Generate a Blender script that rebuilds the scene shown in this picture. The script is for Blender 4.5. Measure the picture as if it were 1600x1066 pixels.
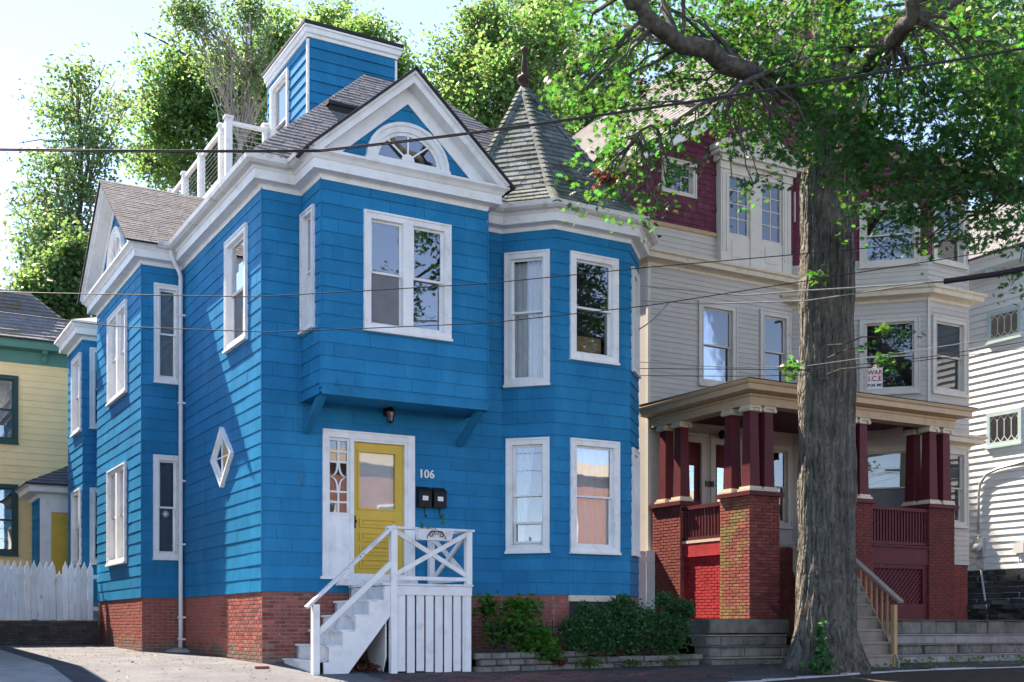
import bpy, math, random
import numpy as np
from mathutils import Vector
for o in list(bpy.data.objects): bpy.data.objects.remove(o, do_unlink=True)
SC = bpy.context.scene
COL = SC.collection
RN = random.Random(11)
NR = np.random.default_rng(5)
rad = math.radians

# ------------------------------------------------------------------ camera, sky, sun, exposure
FW = Vector((.4955, .8686)).normalized()
RT = Vector((FW.y, -FW.x))
CAM = Vector((-6.2334, -19.4234, .63))
cd = bpy.data.cameras.new('camera'); cam = bpy.data.objects.new('camera', cd); COL.objects.link(cam)
cam.location = CAM
cam.rotation_euler = (rad(90), 0, -math.atan2(FW.x, FW.y))
cd.sensor_width = 36; cd.lens = 36*1850/1600; cd.shift_y = (979-533)/1600
cd.clip_end = 3000; cd.clip_start = .1
SC.camera = cam
SUN = Vector((-.174, .642, .747)).normalized()        # towards the sun: behind the blue house and to the left
SUN_EL = math.asin(SUN.z); SUN_ROT = math.atan2(SUN.x, SUN.y)
w = bpy.data.worlds.new('World'); SC.world = w; w.use_nodes = True
nt = w.node_tree
bg = nt.nodes['Background']
sky = nt.nodes.new('ShaderNodeTexSky'); sky.sky_type = 'NISHITA'; sky.sun_disc = False
sky.sun_elevation = SUN_EL; sky.sun_rotation = SUN_ROT
sky.air_density = .6; sky.dust_density = 0; sky.ozone_density = 1.5
nt.links.new(sky.outputs[0], bg.inputs[0]); bg.inputs[1].default_value = .15
sd = bpy.data.lights.new('sun', 'SUN'); sd.energy = 5.0; sd.angle = rad(.53); sd.color = (1, .95, .87)
so = bpy.data.objects.new('sun', sd); COL.objects.link(so)
so.rotation_euler = (-SUN).to_track_quat('-Z', 'Y').to_euler(); so.location = (-20, 60, 70)
SC.view_settings.view_transform = 'Standard'; SC.view_settings.look = 'None'
SC.view_settings.exposure = 1.95; SC.view_settings.gamma = 1
SC.view_settings.use_white_balance = True; SC.view_settings.white_balance_temperature = 7900; SC.view_settings.white_balance_tint = 16   # camera white balance set for open shade
SC.render.engine = 'CYCLES'
SC.cycles.max_bounces = 8; SC.cycles.transparent_max_bounces = 16

def at(px, py, d):            # a point of the place, d metres deep along the view axis
    l = (px-800)/1850*d; z = .63+(979-py)/1850*d
    return Vector((CAM.x+FW.x*d+RT.x*l, CAM.y+FW.y*d+RT.y*l, z))
def depth(p): return (p[0]-CAM.x)*FW.x+(p[1]-CAM.y)*FW.y

# ------------------------------------------------------------------ materials
MT = {}
def N(t, ty, **k):
    n = t.nodes.new(ty)
    for a, b in k.items(): setattr(n, a, b)
    return n
def pm(name, col, rough=.6, var=.15, vs=2.5, bump=0., bs=40, stretch=(1, 1, 1), rnd=.08, col2=None, c2s=1.2, c2lo=.5, c2hi=.65, c2st=(1, 1, 1), spec=.15, metal=0, bump2=0, b2s=200, obj=False, bd=.02, col3=None, c3s=1.5, c3lo=.62, c3hi=.75, c3st=(1, 1, 1)):
    m = bpy.data.materials.new(name); m.use_nodes = True; t = m.node_tree; L = t.links
    p = t.nodes['Principled BSDF']
    p.inputs['Roughness'].default_value = rough; p.inputs['Specular IOR Level'].default_value = spec; p.inputs['Metallic'].default_value = metal
    if obj: src = N(t, 'ShaderNodeTexCoord').outputs['Object']
    else: src = N(t, 'ShaderNodeNewGeometry').outputs['Position']
    def noise(scale, st, det=4, w=0):
        mp = N(t, 'ShaderNodeMapping'); mp.inputs['Scale'].default_value = st; mp.inputs['Location'].default_value = (w, w*.7, w*.3)
        L.new(src, mp.inputs[0]); n = N(t, 'ShaderNodeTexNoise'); n.inputs['Scale'].default_value = scale; n.inputs['Detail'].default_value = det
        n.inputs['Roughness'].default_value = .6
        L.new(mp.outputs[0], n.inputs[0]); return n.outputs[0]
    n1 = noise(vs, (1, 1, 1), 5)
    r = N(t, 'ShaderNodeMapRange'); r.inputs[1].default_value = .3; r.inputs[2].default_value = .7; r.inputs[3].default_value = 1-var; r.inputs[4].default_value = 1+var
    L.new(n1, r.inputs[0])
    oi = N(t, 'ShaderNodeObjectInfo')
    r2 = N(t, 'ShaderNodeMapRange'); r2.inputs[3].default_value = 1-rnd; r2.inputs[4].default_value = 1+rnd; L.new(oi.outputs['Random'], r2.inputs[0])
    mu = N(t, 'ShaderNodeMath', operation='MULTIPLY'); L.new(r.outputs[0], mu.inputs[0]); L.new(r2.outputs[0], mu.inputs[1])
    hsv = N(t, 'ShaderNodeHueSaturation'); hsv.inputs['Color'].default_value = (*col, 1)
    if col2:
        n2 = noise(c2s, c2st, 6, 7.3)
        cr = N(t, 'ShaderNodeMapRange'); cr.inputs[1].default_value = c2lo; cr.inputs[2].default_value = c2hi; L.new(n2, cr.inputs[0])
        mx = N(t, 'ShaderNodeMix', data_type='RGBA'); mx.inputs[6].default_value = (*col, 1); mx.inputs[7].default_value = (*col2, 1)
        L.new(cr.outputs[0], mx.inputs[0]); L.new(mx.outputs[2], hsv.inputs['Color'])
        if col3:
            n3 = noise(c3s, c3st, 7, 21.7)
            c3 = N(t, 'ShaderNodeMapRange'); c3.inputs[1].default_value = c3lo; c3.inputs[2].default_value = c3hi; L.new(n3, c3.inputs[0])
            m3 = N(t, 'ShaderNodeMix', data_type='RGBA'); m3.inputs[7].default_value = (*col3, 1)
            L.new(mx.outputs[2], m3.inputs[6]); L.new(c3.outputs[0], m3.inputs[0]); L.new(m3.outputs[2], hsv.inputs['Color'])
    L.new(mu.outputs[0], hsv.inputs['Value']); L.new(hsv.outputs[0], p.inputs['Base Color'])
    if bump:
        b = N(t, 'ShaderNodeBump'); b.inputs['Strength'].default_value = bump; b.inputs['Distance'].default_value = bd
        L.new(noise(bs, stretch, 4, 3), b.inputs['Height']); L.new(b.outputs[0], p.inputs['Normal'])
        if bump2:
            c = N(t, 'ShaderNodeBump'); c.inputs['Strength'].default_value = bump2; c.inputs['Distance'].default_value = .01
            L.new(noise(b2s, (1, 1, 1), 3, 5), c.inputs['Height']); L.new(b.outputs[0], c.inputs['Normal']); L.new(c.outputs[0], p.inputs['Normal'])
    MT[name] = m
    return m
comb = (1, 1, .012)
pm('blue', (.0002, .172, .35), .5, .10, 1.6, .8, 30, comb, .08, col2=(.004, .215, .405), c2s=2.2, c2lo=.48, c2hi=.75, c2st=(1, 1, .35), spec=.06, col3=(.03, .10, .14), c3s=2.6, c3lo=.64, c3hi=.82, c3st=(1.6, 1.6, .4))
pm('blue_dark', (.006, .10, .25), .55, .1)
pm('white', (.74, .75, .75), .55, .06, 3, .08, 20, (1, 1, 1), .04, col2=(.58, .565, .53), c2s=4, c2lo=.52, c2hi=.8, col3=(.33, .31, .28), c3s=22, c3lo=.68, c3hi=.76, c3st=(1, 1, .5))
pm('white_worn', (.68, .69, .70), .65, .1, 3, .15, 30, (1, 1, .1), .08, col2=(.40, .39, .37), c2s=5, c2lo=.5, c2hi=.75, col3=(.2, .17, .14), c3s=18, c3lo=.62, c3hi=.7)
pm('gutter', (.66, .66, .64), .45, .08, 3, 0, rnd=.02, col2=(.3, .32, .25), c2s=4, c2lo=.55, c2hi=.75)
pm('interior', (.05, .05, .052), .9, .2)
pm('blind', (.62, .60, .52), .8, .05, 3, .2, 30, (.2, .2, 6))
pm('tanblind', (.36, .30, .17), .8, .08)
pm('curtain', (.78, .78, .78), .85, .08, 4, .3, 12, (6, 6, .4))
pm('screen', (.16, .165, .18), .7, .15)
pm('yellow_door', (.66, .43, .075), .45, .06, 4, .06, 40, (1, 1, .2))
pm('black', (.012, .012, .013), .35, .2)
pm('iron', (.02, .025, .025), .5, .2)
pm('label_white', (.7, .7, .68), .6, .05)
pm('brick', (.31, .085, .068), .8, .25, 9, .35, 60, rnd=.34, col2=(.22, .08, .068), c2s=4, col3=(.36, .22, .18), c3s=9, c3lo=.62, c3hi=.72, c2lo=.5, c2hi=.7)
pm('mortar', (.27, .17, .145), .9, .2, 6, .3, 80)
pm('brick_grime', (.20, .13, .10), .85, .25, 8, .4, 60, rnd=.25)
pm('darkbrick', (.085, .075, .075), .85, .25, 5, .35, 50, rnd=.25)
pm('darkmortar', (.06, .055, .055), .9, .2)
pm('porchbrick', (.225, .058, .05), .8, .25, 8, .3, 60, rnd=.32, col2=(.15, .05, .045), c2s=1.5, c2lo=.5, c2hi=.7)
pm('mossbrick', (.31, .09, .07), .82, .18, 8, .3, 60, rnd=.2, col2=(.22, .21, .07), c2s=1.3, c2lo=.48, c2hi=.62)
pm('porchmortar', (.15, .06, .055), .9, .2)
pm('redpaint', (.42, .035, .04), .65, .2, 5, .25, 40, rnd=.03, col2=(.22, .02, .025), c2s=3, c2lo=.55, c2hi=.8)
pm('maroon', (.105, .02, .026), .5, .12, 4, .1, 30, rnd=.05, col2=(.22, .06, .06), c2s=8, c2lo=.63, c2hi=.75)
pm('maroon_shingle', (.12, .032, .056), .75, .2, 6, .4, 60, (1, 1, .2), .2)
pm('beige', (.47, .445, .405), .55, .05, 2, .06, 60, (1, 1, 1), .03)
pm('tan', (.52, .38, .24), .6, .08, 4, .1, 30, rnd=.04, col2=(.40, .30, .22), c2s=5, c2lo=.55, c2hi=.75)
pm('cream', (.60, .52, .40), .6, .08, 4, .1, 30, rnd=.04, col2=(.35, .30, .22), c2s=9, c2lo=.58, c2hi=.72)
pm('slate', (.125, .13, .145), .85, .25, 14, .4, 60, rnd=.1, col2=(.19, .195, .20), c2s=5, col3=(.06, .062, .066), c3s=1.2, c3lo=.6, c3hi=.8)
pm('slate_edge', (.03, .03, .033), .7, .2)
pm('turretslate', (.15, .175, .17), .9, .3, 12, .5, 90, rnd=.28, col2=(.065, .085, .055), c2s=1.4, c2lo=.46, c2hi=.66, col3=(.22, .25, .2), c3s=16, c3lo=.6, c3hi=.7)
pm('roofgrey', (.11, .11, .12), .8, .15, 4, .3, 70, rnd=.15)
pm('copper', (.05, .028, .026), .6, .3, 8)
pm('yellowboard', (.95, .67, .34), .6, .05, 2, .05, 50, rnd=.04)
pm('darkgreen', (.035, .085, .075), .5, .08)
pm('greentrim', (.09, .24, .19), .5, .08)
pm('mossyroof', (.19, .195, .205), .85, .2, 5, .4, 60, rnd=.25, col2=(.20, .14, .03), c2s=1.1, c2lo=.56, c2hi=.66)
pm('whiteboard', (.70, .73, .74), .5, .04, 2, .04, 40, rnd=.03)
pm('paleblue', (.42, .55, .55), .5, .06)
pm('fencewood', (.62, .68, .74), .65, .10, 3, .3, 40, (1, 1, .06), .10, col2=(.25, .22, .2), c2s=9, c2lo=.66, c2hi=.74, c2st=(1, 1, .25))
pm('greywood', (.27, .24, .20), .8, .15, 4, .5, 50, (1, 1, .1), .1)
pm('rawwood', (.42, .27, .14), .7, .12, 4, .3, 40, (1, 1, .1), .12)
pm('metal', (.45, .47, .49), .4, .08, metal=.6)
pm('stone', (.17, .16, .145), .85, .25, 5, .7, 18, rnd=.2, col2=(.11, .12, .10), c2s=3)
pm('darkstone', (.05, .055, .06), .85, .3, 4, .8, 14, rnd=.3)
pm('concrete', (.30, .30, .29), .85, .12, 2, .25, 60, rnd=.06, col2=(.2, .2, .19), c2s=2.2, c2lo=.5, c2hi=.75)
pm('curbstone', (.44, .46, .48), .8, .12, 3, .3, 50, rnd=.08)
pm('asphalt', (.06, .063, .068), .9, .2, 30, .5, 120, rnd=0, col2=(.10, .095, .092), c2s=1.1, c2lo=.4, c2hi=.7, col3=(.03, .032, .035), c3s=2.4, c3lo=.58, c3hi=.66)
pm('driveway', (.115, .125, .14), .95, .18, 40, .7, 90, rnd=0, col2=(.155, .163, .175), c2s=1.3, c2lo=.4, c2hi=.65, bump2=.5, b2s=220, col3=(.085, .085, .088), c3s=2.2, c3lo=.58, c3hi=.72)
pm('darkasphalt', (.075, .08, .09), .9, .2, 3, .5, 110, rnd=0)
pm('soil', (.05, .042, .032), .95, .3, 3, .8, 30, rnd=0)
pm('litter', (.10, .06, .035), .9, .4, 4, rnd=.4)
pm('sidewalkbrick', (.13, .075, .07), .85, .25, 3, .4, 60, rnd=.2, col2=(.075, .07, .075), c2s=1.3, c2lo=.42, c2hi=.6)
pm('bark', (.15, .14, .12), .95, .35, 2.5, 1., 7, (2.2, 2.2, .25), 0, col2=(.085, .085, .075), c2s=6, c2lo=.42, c2hi=.62, c2st=(1.5, 1.5, .18), bump2=1., b2s=22, bd=.06)
def bark_plates(m, sc, st, dist):
    t = m.node_tree; L = t.links; p = t.nodes['Principled BSDF']; g_ = N(t, 'ShaderNodeNewGeometry')
    mp = N(t, 'ShaderNodeMapping'); mp.inputs['Scale'].default_value = st; L.new(g_.outputs['Position'], mp.inputs[0])
    nz = N(t, 'ShaderNodeTexNoise'); nz.inputs['Scale'].default_value = 3; nz.inputs['Detail'].default_value = 3; L.new(g_.outputs['Position'], nz.inputs[0])
    ad = N(t, 'ShaderNodeVectorMath', operation='MULTIPLY_ADD'); ad.inputs[1].default_value = (.16, .16, .16); L.new(nz.outputs['Color'], ad.inputs[0]); L.new(mp.outputs[0], ad.inputs[2])
    v = N(t, 'ShaderNodeTexVoronoi', feature='DISTANCE_TO_EDGE'); v.inputs['Scale'].default_value = sc; L.new(ad.outputs[0], v.inputs[0])
    r = N(t, 'ShaderNodeMapRange'); r.inputs[1].default_value = 0; r.inputs[2].default_value = .28; L.new(v.outputs[0], r.inputs[0])
    b = N(t, 'ShaderNodeBump'); b.inputs['Strength'].default_value = 1; b.inputs['Distance'].default_value = dist; L.new(r.outputs[0], b.inputs['Height'])
    old = p.inputs['Normal'].links[0].from_socket; L.new(old, b.inputs['Normal']); L.new(b.outputs[0], p.inputs['Normal'])
bark_plates(MT['bark'], 9, (1, 1, .22), .05)
pm('branch', (.095, .085, .072), .9, .3, 5, .6, 30, rnd=0, col2=(.05, .046, .04), c2s=9, c2lo=.42, c2hi=.6, bump2=.8, b2s=40, bd=.04)
pm('paletwig', (.30, .27, .23), .85, .2, 5, rnd=0)
pm('wire', (.02, .02, .022), .5, .1)
pm('lightwire', (.28, .28, .27), .5, .3, 6)
pm('greyflash', (.28, .29, .30), .45, .1)
pm('acbox', (.6, .62, .63), .5, .05)
pm('signred', (.5, .03, .03), .6, .05)
pm('opposite', (.30, .15, .11), .85, .15, 5, .3, 30)
pm('cardboard', (.35, .24, .14), .8, .1)
pm('greyhouse', (.55, .56, .57), .7, .1)

def glassmat(name, refl=1.7, tint=(1, 1, 1), base=.06):
    m = bpy.data.materials.new(name); m.use_nodes = True; t = m.node_tree; t.nodes.clear(); L = t.links
    o = N(t, 'ShaderNodeOutputMaterial'); mix = N(t, 'ShaderNodeMixShader')
    tr = N(t, 'ShaderNodeBsdfTransparent'); tr.inputs[0].default_value = (*tint, 1)
    gl = N(t, 'ShaderNodeBsdfGlossy'); gl.inputs['Roughness'].default_value = .015; gl.inputs[0].default_value = (.95, .97, 1, 1)
    lw = N(t, 'ShaderNodeFresnel'); lw.inputs[0].default_value = 1.5
    ma = N(t, 'ShaderNodeMath', operation='MULTIPLY_ADD'); ma.inputs[1].default_value = refl; ma.inputs[2].default_value = base; ma.use_clamp = True
    nz = N(t, 'ShaderNodeTexNoise'); nz.inputs['Scale'].default_value = 1.6; g = N(t, 'ShaderNodeNewGeometry'); L.new(g.outputs['Position'], nz.inputs[0])
    b = N(t, 'ShaderNodeBump'); b.inputs['Strength'].default_value = .004; b.inputs['Distance'].default_value = .2; L.new(nz.outputs[0], b.inputs['Height']); L.new(b.outputs[0], gl.inputs['Normal'])
    L.new(lw.outputs[0], ma.inputs[0]); L.new(ma.outputs[0], mix.inputs[0]); L.new(tr.outputs[0], mix.inputs[1]); L.new(gl.outputs[0], mix.inputs[2]); L.new(mix.outputs[0], o.inputs[0])
    MT[name] = m
glassmat('glass', 2.0, (.85, .88, .9), .06)
glassmat('glass_clear', 1.4, (.9, .92, .92), .03)

def leafmat(name, col, trans, var=.35, hue=.03):
    m = bpy.data.materials.new(name); m.use_nodes = True; t = m.node_tree; t.nodes.clear(); L = t.links
    o = N(t, 'ShaderNodeOutputMaterial'); mix = N(t, 'ShaderNodeMixShader'); mix.inputs[0].default_value = .5
    d = N(t, 'ShaderNodeBsdfPrincipled'); d.inputs['Roughness'].default_value = .5; d.inputs['Specular IOR Level'].default_value = .35
    tl = N(t, 'ShaderNodeBsdfTranslucent')
    at_ = N(t, 'ShaderNodeAttribute'); at_.attribute_name = 'rv'
    r = N(t, 'ShaderNodeMapRange'); r.inputs[3].default_value = 1-var; r.inputs[4].default_value = 1+var; L.new(at_.outputs['Fac'], r.inputs[0])
    r2 = N(t, 'ShaderNodeMapRange'); r2.inputs[3].default_value = .5-hue; r2.inputs[4].default_value = .5+hue; L.new(at_.outputs['Fac'], r2.inputs[0])
    for c, sh, nm in ((col, d, 'Base Color'), (trans, tl, 'Color')):
        h = N(t, 'ShaderNodeHueSaturation'); h.inputs['Color'].default_value = (*c, 1); L.new(r.outputs[0], h.inputs['Value']); L.new(r2.outputs[0], h.inputs['Hue']); L.new(h.outputs[0], sh.inputs[nm])
    L.new(d.outputs[0], mix.inputs[1]); L.new(tl.outputs[0], mix.inputs[2]); L.new(mix.outputs[0], o.inputs[0])
    MT[name] = m
leafmat('oakleaf', (.024, .092, .032), (.085, .24, .03), .5, .035)
leafmat('mapleleaf', (.10, .19, .075), (.25, .42, .11), .45, .05)
leafmat('paleleaf', (.10, .18, .08), (.24, .38, .13), .45, .06)
leafmat('darkleaf', (.075, .16, .065), (.2, .34, .09), .4, .03)
leafmat('bushleaf', (.05, .15, .06), (.08, .24, .06), .4, .02)
leafmat('knotweed', (.05, .17, .03), (.12, .32, .04), .3, .025)
leafmat('deadleaf', (.16, .06, .04), (.25, .09, .05), .3, .03)
leafmat('grass', (.07, .15, .03), (.14, .3, .04), .3, .03)

# ------------------------------------------------------------------ mesh and object helpers
WO = {}
def link(o, parent=None, world=(0, 0, 0), rotz=0):
    COL.objects.link(o)
    wl = Vector(world); WO[o.name] = wl
    if parent is not None:
        o.parent = parent; o.location = wl-WO[parent.name]
    else: o.location = wl
    if rotz: o.rotation_euler[2] = rotz
    return o
def tag(o, label=None, cat=None, group=None, kind=None):
    if label: o['label'] = label
    if cat: o['category'] = cat
    if group: o['group'] = group
    if kind: o['kind'] = kind
    return o
def empty(name, loc, label=None, cat=None, group=None, parent=None):
    o = bpy.data.objects.new(name, None); o.empty_display_size = .2
    link(o, parent, loc); return tag(o, label, cat, group)
def inst(name, mesh, loc, rotz=0, parent=None):
    return link(bpy.data.objects.new(name, mesh), parent, loc, rotz)

class Fr:                                # a wall's frame: a along it (seen from outside, left to right), o outward, z up
    def __init__(s, p0, p1):
        s.p0 = Vector(p0); d = Vector(p1)-s.p0; s.L = d.length; s.u = d/s.L; s.n = Vector((s.u.y, -s.u.x)); s.ang = math.atan2(s.u.y, s.u.x)
    def p(s, a, o, z):
        q = s.p0+s.u*a+s.n*o; return (q.x, q.y, z)

class MB:
    def __init__(s): s.v = []; s.f = []
    def poly(s, pts):
        k = len(s.v); s.v += [tuple(p) for p in pts]; s.f.append(tuple(range(k, k+len(pts)))); return s
    def hexa(s, b, t):                   # bottom ring of four, top ring of four
        k = len(s.v); s.v += [tuple(p) for p in b]+[tuple(p) for p in t]
        s.f += [(k+3, k+2, k+1, k), (k+4, k+5, k+6, k+7), (k, k+1, k+5, k+4), (k+1, k+2, k+6, k+5), (k+2, k+3, k+7, k+6), (k+3, k, k+4, k+7)]; return s
    def box(s, x0, y0, z0, x1, y1, z1):
        return s.hexa([(x0, y0, z0), (x1, y0, z0), (x1, y1, z0), (x0, y1, z0)], [(x0, y0, z1), (x1, y0, z1), (x1, y1, z1), (x0, y1, z1)])
    def fbox(s, fr, a0, a1, o0, o1, z0, z1):
        P = fr.p
        return s.hexa([P(a0, o1, z0), P(a1, o1, z0), P(a1, o0, z0), P(a0, o0, z0)], [P(a0, o1, z1), P(a1, o1, z1), P(a1, o0, z1), P(a0, o0, z1)])
    def fprism(s, fr, az, o0, o1):       # outline in (a, z) extruded from o0 to o1
        n = len(az); k = len(s.v)
        s.v += [fr.p(a, o1, z) for a, z in az]+[fr.p(a, o0, z) for a, z in az]
        s.f.append(tuple(range(k, k+n))); s.f.append(tuple(range(k+2*n-1, k+n-1, -1)))
        for i in range(n):
            j = (i+1) % n; s.f.append((k+i, k+n+i, k+n+j, k+j))
        return s
    def prism(s, xy, z0, z1):
        n = len(xy); k = len(s.v)
        s.v += [(x, y, z0) for x, y in xy]+[(x, y, z1) for x, y in xy]
        s.f.append(tuple(range(k+n-1, k-1, -1))); s.f.append(tuple(range(k+n, k+2*n)))
        for i in range(n):
            j = (i+1) % n; s.f.append((k+i, k+j, k+n+j, k+n+i))
        return s
    def bar(s, p, q, w, h=None, up=(0, 0, 1)):   # square-section bar from p to q
        p = Vector(p); q = Vector(q); h = h or w; d = (q-p).normalized(); x = d.cross(Vector(up))
        if x.length < 1e-4: x = d.cross(Vector((1, 0, 0)))
        x.normalize(); y = x.cross(d).normalized()
        r = lambda c: [c-x*w/2-y*h/2, c+x*w/2-y*h/2, c+x*w/2+y*h/2, c-x*w/2+y*h/2]
        return s.hexa(r(p), r(q))
    def tube(s, pts, rs, n=8, cap=True):
        pts = [Vector(p) for p in pts]; m = len(pts)
        if not hasattr(rs, '__len__'): rs = [rs]*m
        k = len(s.v); prev = None
        for i, p in enumerate(pts):
            d = (pts[min(i+1, m-1)]-pts[max(i-1, 0)]).normalized()
            if prev is None:
                x = d.cross(Vector((0, 0, 1)));  x = x if x.length > .05 else d.cross(Vector((1, 0, 0)))
            else: x = prev-d*prev.dot(d)
            x.normalize(); prev = x; y = d.cross(x)
            for j in range(n):
                t = 2*math.pi*j/n; s.v.append(tuple(p+(x*math.cos(t)+y*math.sin(t))*rs[i]))
        for i in range(m-1):
            for j in range(n):
                a = k+i*n+j; b = k+i*n+(j+1) % n; s.f.append((a, b, b+n, a+n))
        if cap: s.f.append(tuple(range(k+n-1, k-1, -1))); s.f.append(tuple(range(k+(m-1)*n, k+m*n)))
        return s
    def lathe(s, c, prof, n=16):
        k = len(s.v); m = len(prof)
        for r, z in prof:
            for j in range(n):
                t = 2*math.pi*j/n; s.v.append((c[0]+r*math.cos(t), c[1]+r*math.sin(t), c[2]+z))
        for i in range(m-1):
            for j in range(n):
                a = k+i*n+j; b = k+i*n+(j+1) % n; s.f.append((a, b, b+n, a+n))
        s.f.append(tuple(range(k+n-1, k-1, -1))); s.f.append(tuple(range(k+(m-1)*n, k+m*n)))
        return s
    def slab(s, pts, th):                # planar outline with thickness below it
        n = len(pts); a, b, c = (Vector(p) for p in pts[:3]); nr = (b-a).cross(c-b).normalized()
        if nr.z < 0: nr = -nr
        k = len(s.v); s.v += [tuple(p) for p in pts]+[tuple(Vector(p)-nr*th) for p in pts]
        s.f.append(tuple(range(k, k+n))); s.f.append(tuple(range(k+2*n-1, k+n-1, -1)))
        for i in range(n):
            j = (i+1) % n; s.f.append((k+i, k+n+i, k+n+j, k+j))
        return s
    def mesh(s, name, mat, c=(0, 0, 0), smooth=False):
        me = bpy.data.meshes.new(name); cx, cy, cz = c
        me.from_pydata([(x-cx, y-cy, z-cz) for x, y, z in s.v], [], s.f)
        me.materials.append(MT[mat])
        if smooth: me.polygons.foreach_set('use_smooth', [True]*len(me.polygons))
        return me
    def build(s, name, mat, parent=None, smooth=False, label=None, cat=None, group=None, kind=None):
        xs, ys, zs = zip(*s.v)
        c = ((min(xs)+max(xs))/2, (min(ys)+max(ys))/2, min(zs))
        o = bpy.data.objects.new(name, s.mesh(name, mat, c, smooth)); link(o, parent, c)
        return tag(o, label, cat, group, kind)

def sweep(path, prof, b=None):           # profile (offset to the right of travel, z) along a flat polyline, mitred
    b = b or MB(); pts = [Vector(p) for p in path]; n = len(pts); rows = []
    for i in range(n):
        ns = []
        for q, r in ((i-1, i), (i, i+1)):
            if 0 <= q and r < n:
                u = (pts[r]-pts[q]).normalized(); ns.append(Vector((u.y, -u.x)))
        m = ns[0] if len(ns) == 1 else (ns[0]+ns[1])/(1+ns[0].dot(ns[1]))
        rows.append([(pts[i].x+m.x*o, pts[i].y+m.y*o, z) for o, z in prof])
    k = len(b.v); m = len(prof)
    for r in rows: b.v += r
    for i in range(n-1):
        for j in range(m-1): b.f.append((k+i*m+j, k+(i+1)*m+j, k+(i+1)*m+j+1, k+i*m+j+1))
    b.f.append(tuple(range(k, k+m))); b.f.append(tuple(range(k+n*m-1, k+(n-1)*m-1, -1)))
    return b

def cells(a0, a1, z0, z1, holes):        # rectangle minus rectangles: columns of solid cells
    hs = [h for h in holes if h[0] < a1 and h[1] > a0 and h[2] < z1 and h[3] > z0]
    xs = sorted({a0, a1} | {x for h in hs for x in h[:2] if a0 < x < a1}); out = []
    for l, r in zip(xs, xs[1:]):
        iv = [(z0, z1)]
        for h in hs:
            if h[0] < r-1e-6 and h[1] > l+1e-6:
                nv = []
                for p, q in iv:
                    if h[3] <= p or h[2] >= q: nv.append((p, q)); continue
                    if h[2] > p: nv.append((p, h[2]))
                    if h[3] < q: nv.append((h[3], q))
                iv = nv
        out += [(l, r, p, q) for p, q in iv if q-p > .004]
    return out
def shrink(h, d): return (h[0]+d, h[1]-d, h[2]+d, h[3]-d)

def board_wall(house, fr, z0, z1, course, holes, mat, zg=None, m0=0., m1=0., tb=.019, tt=.004, joint=(.55, 1.3), name='wall', bname='siding_board', nojoint=False):
    zg = z0 if zg is None else zg; L = fr.L
    b = MB()
    for l, r, p, q in cells(0, L, z0, z1, [shrink(h, .03) for h in holes]):
        b.poly([fr.p(l, 0, p), fr.p(r, 0, p), fr.p(r, 0, q), fr.p(l, 0, q)])
    wall = b.build(name, mat, house)
    hs = [shrink(h, .02) for h in holes]
    k = math.floor((z0-zg)/course+1e-6)
    while zg+k*course < z1-.01:
        g0 = zg+k*course; g1 = g0+course; k += 1
        zb = max(g0, z0); zt = min(g1, z1)
        if zt-zb < .02: continue
        cl = cells(0, L, zb, zt, hs); used = [False]*len(cl)
        jit = RN.uniform(-.004, .004)
        for i in range(len(cl)):
            if used[i]: continue
            grp = [i]; used[i] = True
            for g in grp:
                for j in range(len(cl)):
                    if not used[j]:
                        A, B = cl[g], cl[j]
                        if (abs(A[1]-B[0]) < 1e-6 or abs(B[1]-A[0]) < 1e-6) and min(A[3], B[3])-max(A[2], B[2]) > .005: used[j] = True; grp.append(j)
            mb = MB()
            for g in grp:
                l, r, p, q = cl[g]
                cuts = [l]
                if not nojoint and r-l > .7:
                    x = l+RN.uniform(.2, 1.2)
                    while x < r-.25: cuts.append(x); x += RN.uniform(*joint)
                cuts.append(r)
                for c, d in zip(cuts, cuts[1:]):
                    g2 = .0028; cc = c+(g2 if c > l else 0); dd = d-(g2 if d < r else 0)
                    dj = RN.uniform(-.002, .002)
                    ob = tt+(tb-tt)*(g1-p)/course+jit*.3+dj; ot = tt+(tb-tt)*(g1-q)/course+dj
                    zb2 = p+(jit*.6+dj if p == zb and p > z0+.001 else 0)
                    e0 = (lambda o: -m0*o) if cc < 1e-6 else (lambda o: 0)
                    e1 = (lambda o: m1*o) if dd > L-1e-6 else (lambda o: 0)
                    P = fr.p
                    mb.hexa([P(cc+e0(ob), ob, zb2), P(dd+e1(ob), ob, zb2), P(dd+e1(0), .001, zb2), P(cc+e0(0), .001, zb2)],
                            [P(cc+e0(ot), ot, q), P(dd+e1(ot), ot, q), P(dd+e1(0), .001, q), P(cc+e0(0), .001, q)])
            mb.build(bname, mat, wall)
    return wall

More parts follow.
